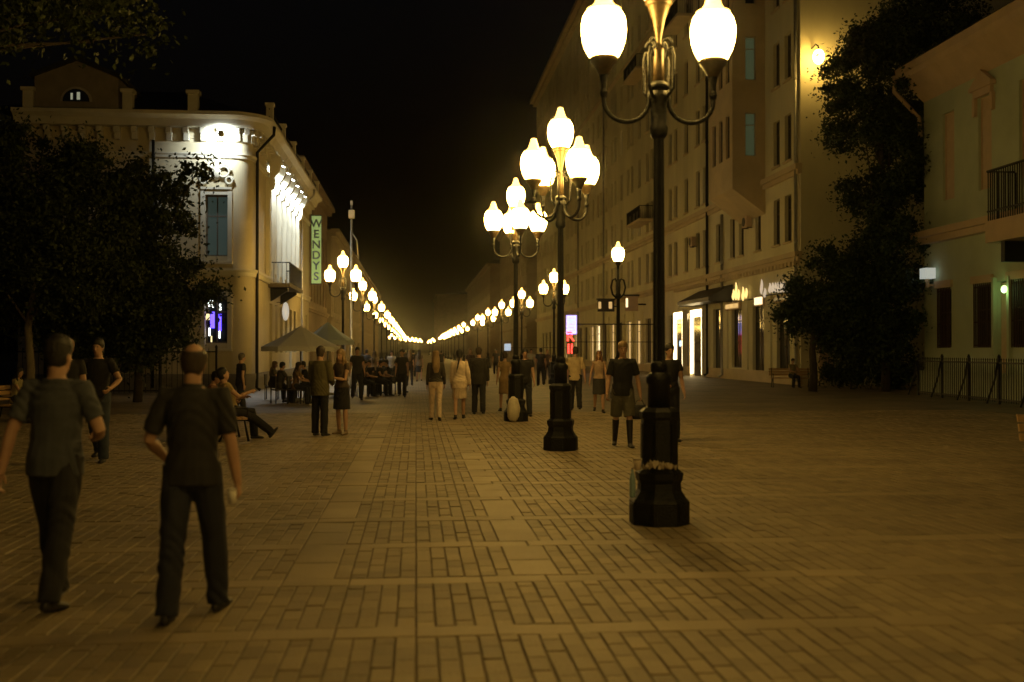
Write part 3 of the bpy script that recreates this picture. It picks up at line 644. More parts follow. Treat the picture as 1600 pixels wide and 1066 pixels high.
# small window sign far along on the right
a = onY(788, 548, 125); t = thing('blue_window_sign', 'small pale blue lit sign far along the right side', 'sign', (a.x, 125, a.z)); q = MB(); q.box((0, 0, 0), (.75, .1, .8)); q.build('panel', LITC, t); q = MB(); q.box((.752, .02, .3), (RX-a.x, .07, .36)); q.build('arm', M_IRON, t)

# wall lamp on the end wall
pw = onY(1279, 86, YB0-.9)
wl = thing('wall_lamp', 'bright yellow lamp on the blank end wall of the beige house', 'lamp', (pw.x, YB0, pw.z))
q = MB(); tube(q, [(-.0, 0, .55), (0, -.5, .62), (0, -.85, .45), (0, -.9, .28)], .035); q.lathe([(.06, .3), (.14, .22), (.16, .12)][::-1], 10, (0, -.9, 0)); q.build('arm', M_IRON, wl)
q = MB(); q.ball((0, -.9, -.08), (.27, .27, .36), 14, 10); q.build('globe', em('yellow_wall_globe', (1, .60, .13), 48), wl)

# ---------- grey-green mansion on the right
GX, GY1, GY0, GH = 20.7, 42.8, 16.0, 12.85
gm = thing('green_mansion', 'grey-green two storey mansion with wide eave and cream trim', 'building')
c1, c2 = onX(1482, 240, GX).y, onX(1539, 240, GX).y; dcol = c1-c2
gcols = [c1-k*dcol for k in range(8)]
zU0, zU1 = onX(1482, 312, GX).z, onX(1482, 175, GX).z; zL0, zL1 = onX(1476, 543, GX).z, onX(1476, 452, GX).z
ops = []
for k, yc in enumerate(gcols):
    a = yc-GY0; ops.append((a-.46, a+.46, zU0, zU1))
l1, l2, ld, l3 = onX(1476, 500, GX).y, onX(1536, 500, GX).y, onX(1568, 500, GX).y, onX(1593, 500, GX).y
lows = [(l1, .55), (l2, .62), (l3, .6), (l3-2.8, .6), (l3-5.6, .6)]
for yc, hw_ in lows: ops.append((yc-GY0-hw_, yc-GY0+hw_, zL0, zL1))
ops.append((ld-GY0-.42, ld-GY0+.42, .9, zL1+.05))
mb = MB(); wallgrid(mb, (GX, GY0, 0), (0, 1, 0), (-1, 0, 0), GY1-GY0, GH, ops, .22)
mb.add([(GX, GY1, 0), (GX, GY1, GH), (GX+18, GY1, GH), (GX+18, GY1, 0)], [(0, 1, 2, 3)]); mb.add([(GX, GY0, 0), (GX, GY0, GH), (GX+18, GY0, GH), (GX+18, GY0, 0)], [(0, 1, 2, 3)])
mb.build('wall', M_WALL_G, gm)
for yc in gcols:
    wf, wp = window_mesh(.92, zU1-zU0, 1, ()); f = wf.build('window', M_TRIM_P, gm, (GX+.1, yc, zU0), R(-90)); wp.build('pane', M_BLIND, f)
for k, yc in enumerate(gcols):
    if k % 2: 
        q = MB(); q.box((-.78, -.22, .16), (.78, .02, .3)); q.box((-.62, -.14, -.1), (.62, .02, .16)); q.prism([(-.78, .301), (.78, .301), (.0, .85)], -.2, .02)
        for s in (-1, 1): q.box((s*.62-.09, -.12, -.75), (s*.62+.09, .02, -.1))
        q.build('window_pediment', M_TRIM_P, gm, (GX, yc, zU1+.1), R(-90))
for yc, hw_ in lows:
    wf, wp = window_mesh(2*hw_, zL1-zL0, 2, (.6,)); f = wf.build('window', M_FRAME, gm, (GX+.12, yc, zL0), R(-90)); wp.build('pane', M_GLASS, f)
    q = MB()
    for j in range(9): xx = -hw_+.05+j*(2*hw_-.1)/8; q.box((xx-.018, -.06, -.02), (xx+.018, -.03, zL1-zL0+.05))
    for z in (.05, .9, zL1-zL0-.1): q.box((-hw_, -.028, z), (hw_, -.008, z+.04))
    q.build('window_grille', pm('rusty_grille', (.06, .03, .02), .7), gm, (GX, yc, zL0), R(-90))
    q = MB(); q.box((-hw_-.12, -.1, 0), (hw_+.12, .02, .28)); q.build('window_lintel', M_TRIM_P, gm, (GX, yc, zL1+.06), R(-90))
q = MB(); q.box((-.4, -.0, 0), (.4, .08, zL1-.9)); q.build('side_door', M_TRIM_P, gm, (GX+.14, ld, .9), R(-90))
q = MB(); q.box((-.58, -.14, 0), (-.44, .02, zL1+.2)); q.box((.44, -.14, 0), (.58, .02, zL1+.2)); q.build('door_surround', M_WALL_G, gm, (GX, ld, 0), R(-90))
q = MB(); q.box((GX-.3, GY0, 0), (GX+.05, GY1+.03, .9)); q.build('plinth', M_WALL_G, gm)
zb = onX(1440, 385, GX).z; q = MB(); q.box((GX-.35, GY0, zb), (GX+.05, GY1+.05, zb+.25)); q.box((GX-.55, GY0, zb+.251), (GX+.05, GY1+.08, zb+.5)); q.build('string_course', M_TRIM_P, gm)
# wide eave: sloping cove + fascia
q = MB(); q.add([(GX, GY0, GH-1.0), (GX, GY1, GH-1.0), (GX-.9, GY1+.1, GH-.1), (GX-.9, GY0, GH-.1), (GX-1.0, GY1+.4, GH+.1), (GX-1.0, GY0, GH+.1), (GX-1.03, GY1+.45, GH+.4), (GX-1.03, GY0, GH+.4)], [(3, 2, 1, 0), (5, 4, 2, 3), (7, 6, 4, 5)])
q.add([(GX, GY1+.02, GH-1.0), (GX-.9, GY1+.1, GH-.1), (GX-1.0, GY1+.4, GH+.1), (GX-1.03, GY1+.45, GH+.4), (GX+2, GY1+.45, GH+.4), (GX+2, GY1+.02, GH-1)], [(0, 1, 2, 3, 4, 5)]); q.build('eave_cornice', M_TRIM_P, gm)
q = MB(); q.add([(GX-1.08, GY0, GH+.41), (GX-1.08, GY1+.5, GH+.41), (GX+18, GY1+.5, GH+.41), (GX+18, GY0, GH+.41), (GX+8, GY0, GH+4), (GX+8, GY1-6, GH+4)], [(0, 4, 5, 1), (1, 5, 2), (2, 5, 4, 3), (3, 2, 1, 0), (0, 3, 4)]); q.build('roof', M_ROOF, gm)
q = MB(); a = GX-1.0; tube(q, [(a, GY1+.5, GH+.2), (a, GY1+.55, GH-.45), (GX-.15, GY1+.12, GH-1.6), (GX-.12, GY1+.05, GH-2.4)], .09); q.build('rainwater_pipe', M_TRIM_P, gm)
yb0, yb1 = onX(1548, 350, GX-.9).y, onX(1548, 350, GX-.9).y-6
zb = onX(1600, 335, GX-.9).z
q = MB(); q.box((GX-1.1, yb1, zb-.75), (GX+.02, yb0, zb)); bal = q.build('balcony', M_TRIM_P, gm)
q = MB(); k = 0
while k*.14 < 6: q.box((GX-1.06, yb1+k*.14, zb), (GX-1.03, yb1+.03+k*.14, zb+1.7)); k += 1
for j in range(8): q.box((GX-.95+j*.13, yb0-.08, zb), (GX-.92+j*.13, yb0-.05, zb+1.7))
tube(q, [(GX-.05, yb0-.065, zb+1.72), (GX-1.045, yb0-.065, zb+1.72), (GX-1.045, yb1, zb+1.72)], .045); q.box((GX-1.07, yb1, zb+.3), (GX-1.02, yb0-.05, zb+.36)); q.build('balcony_railing', M_IRON, bal)
for j in range(3): MB().box((GX-.9, yb0-.9-j*1.6, zb-1.45), (GX, yb0-.65-j*1.6, zb-.752)).build('balcony_bracket', M_IRON, bal)
# white box lamp and green door lamp
p = onX(1449, 428, GX-.35); t = thing('box_lamp', 'small white box lamp at the corner of the grey-green mansion', 'lamp', p)
q = MB(); q.box((-.2, -.3, -.2), (.2, .25, .22)); q.build('housing', em('white_box_lamp', (.92, 1, .9), .32), t); q = MB(); q.box((-.06, -.05, -.55), (.06, .08, -.202)); q.box((-.02, -.03, -.5), (.36, .03, -.42)); q.build('bracket', M_TRIM_P, t)
p = onX(1569, 452, GX-.2); t = thing('door_lamp', 'green glowing lamp above the side door of the mansion', 'lamp', p)
q = MB(); q.ball((0, 0, 0), (.1, .12, .14)); q.build('bulb', em('green_bulb', (.45, .8, .25), 3), t); q = MB(); q.box((.08, -.03, -.03), (.2, .03, .03)); q.build('bracket', M_IRON, t)
lamp_obj('door_light', 'POINT', (-.15, 0, -.1), 5, (.5, .9, .3), t, .1)

# ================================================================== STREET LAMPS
GLOBE_PROF = [(.125, 0), (.152, .03), (.188, .10), (.213, .18), (.224, .27), (.222, .34), (.207, .41), (.182, .455), (.155, .48)]
CAP_PROF = [(.17, .472), (.172, .49), (.125, .512), (.09, .555), (.07, .62), (.05, .68), (.052, .695), (.02, .712)]
COLLAR_PROF = [(.05, -.16), (.07, -.12), (.105, -.06), (.135, -.03), (.14, .0), (.135, .018)]
globe_me = MB().lathe(GLOBE_PROF, 20).mesh('globe', M_GLOBE); cap_me = MB().lathe(CAP_PROF, 16).mesh('globe_cap', M_CAP); collar_me = MB().lathe(COLLAR_PROF, 16).mesh('collar', M_COLLAR)
globe_lo = MB().lathe(GLOBE_PROF[::2], 10).mesh('globe', M_GLOBE); cap_lo = MB().lathe(CAP_PROF[::2]+[CAP_PROF[-1]], 8).mesh('globe_cap', M_CAP); collar_lo = MB().lathe(COLLAR_PROF[::2], 8).mesh('collar', M_COLLAR)
q = MB()
q.lathe([(.30, 0), (.30, .22), (.275, .25)], 8, phase=R(22.5), smooth=False); q.lathe([(.27, .25), (.22, .33), (.215, .40), (.235, .44), (.24, .5), (.19, .54)], 8, phase=R(22.5), smooth=False)
q.lathe([(.185, .54), (.18, 1.02), (.2, 1.05), (.2, 1.1), (.15, 1.14)], 8, phase=R(22.5), smooth=False)
for i in range(8):
    M = Matrix.Rotation(R(45*i), 4, 'Z'); q.box((.155, -.045, .6), (.178, .045, .98), M); q.box((.262, -.08, .04), (.285, .08, .2), M)
q.lathe([(.115, 1.14), (.11, 1.36), (.13, 1.39), (.13, 1.44), (.075, 1.5)], 12)
ped_me = q.mesh('pedestal', M_IRON)
q = MB(); prof = [(.062, 1.5), (.056, 2.6), (.05, 3.85)]
vs = []; nfl = 24
for r0, z in prof:
    for i in range(nfl): a = 2*math.pi*i/nfl; r1 = r0*(1.0 if i % 2 else .84); vs.append((r1*math.cos(a), r1*math.sin(a), z))
fs = [(j*nfl+i, j*nfl+(i+1) % nfl, (j+1)*nfl+(i+1) % nfl, (j+1)*nfl+i) for j in range(2) for i in range(nfl)]
q.add(vs, fs); q.lathe([(.085, 1.5), (.085, 1.56), (.06, 1.6)], 14); q.lathe([(.06, 3.8), (.085, 3.84), (.09, 3.9), (.075, 3.94), (.085, 4.16), (.1, 4.2), (.1, 4.26)], 14)
pole_me = q.mesh('pole', M_IRON)
q = MB(); q.lathe([(.06, 4.2), (.05, 4.7), (.025, 4.75), (.03, 4.8), (.045, 4.88), (.065, 4.98), (.11, 5.1), (.13, 5.165)], 14); stem_me = q.mesh('stem', M_COLLAR)
q = MB()
for i in range(4):
    M = Matrix.Rotation(R(90*i+45), 4, 'Z'); tube(q, [M @ Vector(p) for p in ((.1, 0, 4.2), (.17, 0, 4.28), (.175, 0, 4.6), (.15, 0, 4.68), (.1, 0, 4.66), (.1, 0, 4.6))], .017, 6)
    tube(q, [M @ Vector((.1+.05*math.cos(R(a)), 0, 4.73+.05*math.sin(R(a)))) for a in range(0, 300, 30)], .014, 6)
q.lathe([(.1, 4.28), (.11, 4.32), (.07, 4.36)], 12); cage_me = q.mesh('scroll_cage', M_IRON)
q = MB(); pts = [(.08, 0, 4.3), (.1, 0, 4.18)]+[(.325+.225*math.cos(R(a)), 0, 4.17+.21*math.sin(R(a))) for a in range(180, 361, 15)]+[(.55, 0, 4.34), (.55, 0, 4.43)]
q.loft(pts, [.024]*(len(pts)-2)+[.03, .05], (0, 1, 0), 8); q.lathe([(.03, 4.2), (.04, 4.24), (.03, 4.28)], 10, (.55, 0, 0)); arm_me = q.mesh('arm', M_IRON)
def globe(par, loc, lo=False):
    g = put('globe', globe_lo if lo else globe_me, par, loc); put('globe_cap', cap_lo if lo else cap_me, g); put('collar', collar_lo if lo else collar_me, g); return g
def street_lamp(p, arms, label, rot=0.0, lo=False, group='street lamps'):
    t = thing('street_lamp', label, 'street lamp', (p.x, p.y, 0), rot, group)
    put('pedestal', ped_me, t); put('pole', pole_me, t); put('stem', stem_me, t); put('scroll_cage', cage_me, t)
    for i in range(arms):
        a = 2*math.pi*i/arms; put('arm', arm_me, t, rz=a); globe(t, (.55*math.cos(a), .55*math.sin(a), 4.58), lo)
    globe(t, (0, 0, 5.17), lo); return t
pA1 = G(1030, 817); pA2 = G(876, 703); pA3 = G(806, 658)
street_lamp(pA1, 2, 'three globe street lamp with litter on its black pedestal', R(0))
street_lamp(pA2, 4, 'five globe street lamp between the littered lamp and the one with a white bag', R(27))
street_lamp(pA3, 4, 'five globe street lamp with a white bag at its foot', R(6))
stepA = (pA2-pA1)
street_lamp(Vector((pA1.x-.0, pA1.y-7.6, 0)), 2, 'three globe street lamp outside the picture, before the littered one', R(0))
street_lamp(Vector((pA1.x-.1, pA1.y-15.4, 0)), 4, 'five globe street lamp outside the picture, two before the littered one', R(20))
# left row, right row (17 m apart) and the far bend
for k in range(13):
    Y = 46.0+17.0*k
    street_lamp(Vector((-3.05, Y, 0)), 2, 'street lamp beside the cream corner house, first of the left row' if k == 0 else 'three globe street lamp in the long left row beyond the first', R(random.uniform(-12, 12)), k > 2, 'lamps of the left row')
for k in range(1, 15):
    if k == 6: continue
    Y = 38.0+17.0*k
    street_lamp(Vector((7.0-.05*max(0, k-4), Y, 0)), 2, 'three globe street lamp in the long right row along the apartment house', R(random.uniform(-12, 12)), k > 2, 'lamps of the right row')
for (px, yt) in ((612, 521), (621, 523), (629, 525), (637, 526), (644, 527), (650, 528), (656, 529), (676, 528), (671, 531)):
    Y = F*4.15/(548-yt); p = onY(px, 540, Y); street_lamp(p, 2, 'tiny far street lamp at the bend of the street', 0, True, 'lamps at the far bend')
# single globe lamp of the right row
pS = G(966, 548+1.7*F/38.6)
t = thing('single_lamp', 'slim street lamp with a single globe in front of the apartment house', 'street lamp', (pS.x, pS.y, 0))
put('pedestal', ped_me, t); q = MB(); q.lathe([(.085, 1.45), (.07, 1.6), (.06, 3.6), (.1, 3.65), (.1, 3.7), (.05, 3.75), (.045, 4.75)], 12); q.build('pole', M_IRON, t)
q = MB()
for i in range(4):
    M = Matrix.Rotation(R(90*i), 4, 'Z'); tube(q, [M @ Vector(p) for p in ((.05, 0, 3.55), (.2, 0, 3.7), (.26, 0, 3.95), (.2, 0, 4.2), (.1, 0, 4.25), (.06, 0, 4.15))], .035, 6)
q.build('scroll_cage', M_IRON, t); globe(t, (0, 0, 4.86))
q = MB(); q.lathe([(.045, 4.7), (.06, 4.78), (.05, 4.84)], 10); q.build('stem', M_COLLAR, t)
# thin pale pole by the left lamps
p = onY(549, 600, 49); t = thing('camera_mast', 'thin pale mast with a small box on top near the cream corner house', 'mast', (p.x, 49, 0))
q = MB(); q.lathe([(.09, 0), (.09, .4), (.05, .45), (.045, 8.2)], 10); q.build('pole', M_PIPE, t)
q = MB(); q.box((-.12, -.3, 7.6), (.14, .1, 7.95)); q.box((-.05, -.05, 8.2), (.05, .05, 8.4)); q.build('camera_box', M_TRIM_W, t); q = MB(); tube(q, [(0, 0, 7.0), (.25, -.1, 6.6), (.3, -.1, 5.8)], .03); q.build('cable', M_PIPE, t)

# ================================================================== TREES
M_LEAF = pm('chestnut_leaf', (.036, .05, .016), .6, .45, .9, isl=.5, spec=.3); M_LEAF2 = pm('ivy_leaf', (.035, .055, .016), .6, .45, .9, isl=.5, spec=.3)
M_BARK = pm('bark', (.055, .043, .03), .9, .35, 5, .8, 20, streak=(1, 1, .25)); M_PALEBARK = pm('pale_bark', (.24, .2, .14), .85, .35, 5, .5, 18, streak=(1, 1, .3))
def leaf_mesh(name, clumps, n, size, m, droop=.3):
    """n leaf-shaped faces spread through a list of clumps (x,y,z,rx,ry,rz,weight)"""
    c = np.array(clumps, float); wt = c[:, 6]/c[:, 6].sum(); idx = rng.choice(len(c), n, p=wt)
    d = rng.normal(size=(n, 3)); d /= np.linalg.norm(d, axis=1, keepdims=True); rad = rng.random(n)**.42
    P = c[idx, :3] + d*rad[:, None]*c[idx, 3:6]
    P = P + rng.normal(size=(n, 3))*np.where(rng.random(n) < .35, .3, .04)[:, None]*min(1.0, size/.13)
    a = rng.normal(size=(n, 3)); a[:, 2] -= droop; a /= np.linalg.norm(a, axis=1, keepdims=True)
    b = np.cross(a, rng.normal(size=(n, 3))); b /= np.linalg.norm(b, axis=1, keepdims=True)
    s = size*rng.uniform(.6, 1.35, n)[:, None]
    nrm = np.cross(a, b)
    V = np.stack([P-a*s*.5, P+b*s*.3+nrm*s*.06, P+a*s*.6, P-b*s*.3+nrm*s*.06], 1).reshape(-1, 3)
    me = bpy.data.meshes.new(name); me.vertices.add(4*n); me.vertices.foreach_set('co', V.ravel().astype(np.float32))
    me.loops.add(4*n); me.loops.foreach_set('vertex_index', np.arange(4*n, dtype=np.int32)); me.polygons.add(n); me.polygons.foreach_set('loop_start', np.arange(0, 4*n, 4, dtype=np.int32)); me.update(); me.validate()
    me.materials.append(m); return me
def tree(name, label, base, trunk_pts, trunk_r, clumps, n, size, m_leaf, m_bark, group=None, limbs=True, sub=13):
    t = thing(name, label, 'tree', base, 0, group)
    q = MB(); q.loft(trunk_pts, list(np.linspace(trunk_r, trunk_r*.45, len(trunk_pts))), (1, 0, 0), 10)
    top = Vector(trunk_pts[-1]); mid = Vector(trunk_pts[len(trunk_pts)//2])
    if limbs:
        for c in clumps:
            e = Vector(c[:3]); s = mid.lerp(top, random.random()); k = s.lerp(e, .5)+Vector((0, 0, .25)); q.loft([s, k, e], [trunk_r*.3, trunk_r*.16, .012], (1, 0, 0), 6)
    q.build('trunk', m_bark, t)
    full = []
    for c in clumps:                                           # break each clump into uneven tufts
        full.append((*c[:3], c[3]*.7, c[4]*.7, c[5]*.7, c[6]*.5))
        for j in range(sub):
            d = Vector((random.gauss(0, 1), random.gauss(0, 1), random.gauss(0, .8))).normalized()*random.uniform(.6, 1.25); f = random.uniform(.12, .4)
            full.append((c[0]+d.x*c[3], c[1]+d.y*c[4], c[2]+d.z*c[5], c[3]*f, c[4]*f, c[5]*f, c[6]*f*.9))
    put('crown', leaf_mesh('crown', full, n, size, m_leaf), t); return t
def clump(px, py, Y, base, r, rz=None, wt=None):
    p = onY(px, py, Y)-Vector(base); return (p.x, p.y+random.uniform(-.5, .5), p.z, r, r, rz or r*.8, wt or r**2)
# left chestnuts
b1 = G(46, 548+1.7*F/33); b1.z = 0; Yt = b1.y
cl = [clump(x, y, Yt+dy, b1, r) for x, y, r, dy in ((30, 290, 1.5, 0), (-40, 400, 1.6, 0), (60, 400, 1.6, -.6), (120, 300, 1.2, .3), (20, 480, 1.3, .4), (130, 460, 1.4, 0), (-20, 220, 1.0, .3), (150, 390, 1.2, .2))]
tree('chestnut_tree', 'dark chestnut tree with a pale trunk before the cream corner house', b1, [(0, 0, 0), (.03, 0, 1.2), (-.05, 0, 2.4), (.1, 0, 3.4), (.15, 0, 4.8)], .15, cl, 46000, .135, M_LEAF, M_PALEBARK)
b2 = G(215, 548+1.7*F/36); b2.z = 0; Yt = b2.y
cl = [clump(x, y, Yt+dy, b2, r) for x, y, r, dy in ((215, 330, 1.5, 0), (170, 400, 1.5, .3), (245, 390, 1.2, 0), (230, 470, 1.7, -.4), (265, 460, 1.0, .1), (160, 500, 1.3, .2), (235, 525, 1.1, 0), (268, 300, .7, 0), (310, 268, .4, 0), (275, 345, .6, 0), (115, 255, .9, 0), (195, 280, .8, .2), (190, 540, 1.0, 0), (120, 520, 1.2, 0))]
tree('chestnut_tree', 'dense dark chestnut tree reaching towards the floodlit corner', b2, [(0, 0, 0), (.05, 0, 1.0), (0, 0, 2.2), (.1, 0, 3.4), (0, 0, 4.6)], .16, cl, 60000, .135, M_LEAF, M_BARK)
b3 = Vector((-10.6, 15.5, 0))
cl = [clump(x, y, 15.5, b3, r) for x, y, r in ((20, 10, .75), (95, -10, .8), (170, 15, .55), (215, 40, .32), (60, 45, .4), (150, 70, .25), (-60, -40, 1.1), (-200, -60, 1.5), (120, -90, 1.0), (0, -130, 1.3))]
tree('lime_tree', 'overhanging dark tree branches above the left side of the street', b3, [(0, 0, 0), (.1, 0, 1.6), (.3, 0, 3.2), (.8, 0, 4.8), (1.4, 0, 6.0)], .2, cl, 14000, .09, M_LEAF, M_BARK)
# right: tall ivy-clad tree, small round tree, shrubs
b4 = G(1384, 612); b4.z = 0; Yt = b4.y
cl = [clump(x, y, Yt+dy, b4, r) for x, y, r, dy in ((1395, 110, 2.0, 1), (1335, 140, 1.2, 1), (1385, 210, 2.1, .6), (1330, 190, 1.1, 1), (1405, 290, 1.7, .3), (1395, 370, 1.6, 0), (1370, 440, 1.6, 0), (1415, 450, 1.1, 0), (1350, 500, 1.4, 0), (1395, 520, 1.4, 0), (1420, 200, 1.6, .8), (1430, 60, 2.0, 1.2), (1385, 570, 1.0, 0), (1360, 60, 1.3, 2), (1480, 20, 2.4, 4), (1365, 300, 1.2, .3), (1375, 400, 1.5, .4))]
tree('ivy_tree', 'tall dark tree hung with leaves beside the blank end wall', b4, [(0, 0, 0), (.05, 0, 2), (-.1, .2, 4.5), (.2, .5, 8), (.1, .8, 12)], .2, cl, 90000, .16, M_LEAF2, M_BARK)
b5 = G(1270, 612); b5.z = 0; Yt = b5.y
cl = [clump(x, y, Yt, b5, r) for x, y, r in ((1278, 465, 1.3), (1255, 485, .9), (1310, 470, 1.4), (1297, 420, .8), (1297, 395, .35), (1330, 500, 1.3), (1270, 505, .8), (1345, 445, 1.2), (1240, 480, .5), (1320, 530, .9))]
tree('round_tree', 'low dark leafy tree in front of the corner shop', b5, [(0, 0, 0), (.04, 0, .8), (-.02, 0, 1.7), (.1, 0, 2.8), (.3, 0, 4.0)], .19, cl, 44000, .14, M_LEAF2, M_BARK)
b6 = G(1330, 608); b6.z = 0
cl = [clump(x, y, b6.y, b6, r) for x, y, r in ((1330, 560, 1.1), (1330, 590, .7), (1355, 540, 1.0), (1375, 585, .8), (1410, 585, .8))]
t = tree('shrub', 'dark shrub between the low tree and the ivy-hung tree', b6, [(0, 0, 0), (.02, 0, .5), (0, 0, 1.1)], .05, cl, 20000, .12, M_LEAF2, M_BARK); t['category'] = 'shrub'
pb = G(1296, 604); t = thing('notice_board', 'pale upright board standing beside the low tree', 'board', (pb.x, pb.y+.6, 0), R(8))
q = MB(); q.box((-.3, -.04, .25), (.42, .04, 2.0)); q.build('panel', M_TRIM_P, t); q = MB(); q.box((-.3, -.03, 0), (-.24, .03, .248)); q.box((.36, -.03, 0), (.42, .03, .248)); q.build('leg', M_IRON, t)

# ================================================================== FENCES, BENCHES, CAFE
def fence(name, label, A, B, h, step, bars=True, brace=None):
    A, B = Vector(A), Vector(B); L = (B-A).length; t = thing(name, label, 'fence', A, math.atan2(B.y-A.y, B.x-A.x))
    q = MB(); q.box((0, -.02, h-.12), (L, .02, h-.07)); q.build('rail', M_IRON, t); q = MB(); q.box((0, -.02, .12), (L, .02, .17)); q.build('rail', M_IRON, t)
    pk = MB().box((-.011, -.011, .06), (.011, .011, h)).add([(-.02, -.02, h), (.02, -.02, h), (.02, .02, h), (-.02, .02, h), (0, 0, h+.07)], [(3, 2, 1, 0), (0, 1, 4), (1, 2, 4), (2, 3, 4), (3, 0, 4)]).mesh('picket', M_IRON)
    for i in range(int(L/step)): put('picket', pk, t, ((i+.5)*step, 0, 0))
    ps = MB().box((-.04, -.04, 0), (.04, .04, h+.06)).lathe([(.05, h+.06), (.06, h+.1), (.02, h+.18)], 8)
    if brace: tube(ps, [(.0, -.05, h*.95), (-.05, -.12, h*.55), (-.02, -.38, .02)], .03, 6)
    pme = ps.mesh('post', M_IRON); n_ = max(2, round(L/2.3)+1)
    for i in range(n_): put('post', pme, t, (L*i/(n_-1), 0, 0))
    return t
fA, fB = G(1438, 618), G(1562, 632); d = (fB-fA).normalized()
fence('iron_fence', 'low black iron fence with braced posts before the grey-green mansion', fA-d*.2, fB+d*7, 1.4, .17, True, -1)
fence('garden_fence', 'dark iron garden fence behind the chestnut trees', (onY(-20, 600, 43.2).x, 43.2, 0), (onY(338, 600, 43.2).x, 43.2, 0), 1.75, .2)
def bench(name, label, loc, rz, L=1.8):
    t = thing(name, label, 'bench', loc, rz)
    for k in range(4): q = MB(); q.box((-L/2, -.2+k*.11, .42), (L/2, -.11+k*.11, .455)); q.build('seat_slat', M_WOOD, t)
    for k in range(3):
        M = Matrix.Translation((0, .27+k*.025, .55+k*.12)) @ Matrix.Rotation(R(-12), 4, 'X'); q = MB(); q.box((-L/2, -.015, 0), (L/2, .015, .095), M); q.build('back_slat', M_WOOD, t)
    for s in (-1, 1):
        x = s*(L/2-.12); q = MB(); tube(q, [(x, -.24, .01), (x, -.2, .2), (x, -.16, .41), (x, .2, .41), (x, .27, .55), (x, .34, .9)], .022); tube(q, [(x, .3, .01), (x, .2, .2), (x, .16, .41)], .022); tube(q, [(x, -.2, .415), (x, -.22, .62), (x, .27, .64)], .018); q.build('leg', M_IRON, t)
    return t
p = G(1578, 764); bench('park_bench', 'wooden slatted bench with iron legs standing out in the open paving', (p.x+1.3, p.y+.22, 0), R(4))
pr = G(395, 688); bench('park_bench', 'dark slatted bench under the lounging man', (pr.x-.42, pr.y+.1, 0), R(108), 1.3)
pl_ = G(12, 662); bench('park_bench', 'bench under the trees with two people sitting on it', (pl_.x+.3, pl_.y+.5, 0), R(80), 2.0)
pt = G(1238, 606); bench('park_bench', 'far bench by the low tree in front of the corner shop', (pt.x, pt.y+.2, 0), R(-10), 1.9)
M_CH = pm('dark_wicker', (.035, .028, .02), .6, .3, 20, .4, 80); M_TB = pm('dark_table_top', (.05, .042, .034), .4, .3, 6)
M_UMB2 = canvas('grey_green_canvas', (.66, .74, .72))
def chair(loc, rz, label, grp='cafe chairs under the parasol'):
    t = thing('cafe_chair', label, 'chair', loc, rz, grp)
    q = MB(); q.box((-.22, -.22, .42), (.22, .22, .46)); q.build('seat', M_CH, t); q = MB(); q.box((-.22, -.24, .5), (.22, -.205, .88)); q.build('backrest', M_CH, t)
    for sx in (-1, 1):
        for sy in (-1, 1): q = MB(); q.box((sx*.2-.015, sy*.21-.015, 0), (sx*.2+.015, sy*.21+.015, .418 if sy > 0 else .88)); q.build('leg', M_IRON, t)
    return t
def ctable(loc, label):
    t = thing('cafe_table', label, 'table', loc, 0, 'cafe tables'); q = MB(); q.lathe([(.36, .72), (.36, .75)], 18); q.build('table_top', M_TB, t); q = MB(); q.lathe([(.2, 0), (.2, .03), (.03, .06), (.03, .718)], 12); q.build('leg', M_IRON, t); return t
def parasol(loc, r, h, m, label, rz=.3):
    t = thing('parasol', label, 'parasol', loc, rz)
    q = MB(); q.lathe([(.3, 0), (.3, .08), (.03, .1), (.025, h)], 12); q.build('pole', M_PIPE, t)
    for k in range(8):
        a0, a1 = 2*math.pi*k/8, 2*math.pi*(k+1)/8; am = (a0+a1)/2; q = MB()
        A, B = Vector((r*math.cos(a0), r*math.sin(a0), h-.72)), Vector((r*math.cos(a1), r*math.sin(a1), h-.72)); Mi = Vector((r*.93*math.cos(am), r*.93*math.sin(am), h-.71)); T = Vector((0, 0, h))
        mA, mB = A.lerp(T, .5)-Vector((0, 0, .03)), B.lerp(T, .5)-Vector((0, 0, .03)); v = Vector((0, 0, -.16)); eps = Vector((0, 0, -.012))
        pts = [A, Mi, B, mB, T, mA]; q.add(pts+[p_+eps for p_ in pts], [(0, 1, 2, 3, 5), (5, 3, 4), (11, 9, 8, 7, 6), (10, 9, 11)])
        q.add([A, Mi, B, B+v, Mi+v, A+v], [(5, 4, 1, 0), (4, 3, 2, 1)]); q.build('canopy_panel', m, t)
        q = MB(); tube(q, [T-Vector((0, 0, .08)), A-Vector((0, 0, .05))], .012, 5); q.build('rib', M_IRON, t)
    return t
pu = onY(470, 560, 37.5); parasol((pu.x, 37.5, 0), 1.34, 2.55, M_CANVAS, 'pale cream cafe parasol beside the cream corner house')
pu2 = onY(512, 560, 42.0); parasol((pu2.x, 42.0, 0), 1.0, 2.8, M_UMB2, 'grey-green cafe parasol standing behind the cream one', .1)
for (px, Y) in ((450, 36.8), (600, 44)): p = onY(px, 560, Y); ctable((p.x, Y, 0), 'round cafe table %s' % ('under the cream parasol' if px < 500 else 'further along by the seated crowd'))
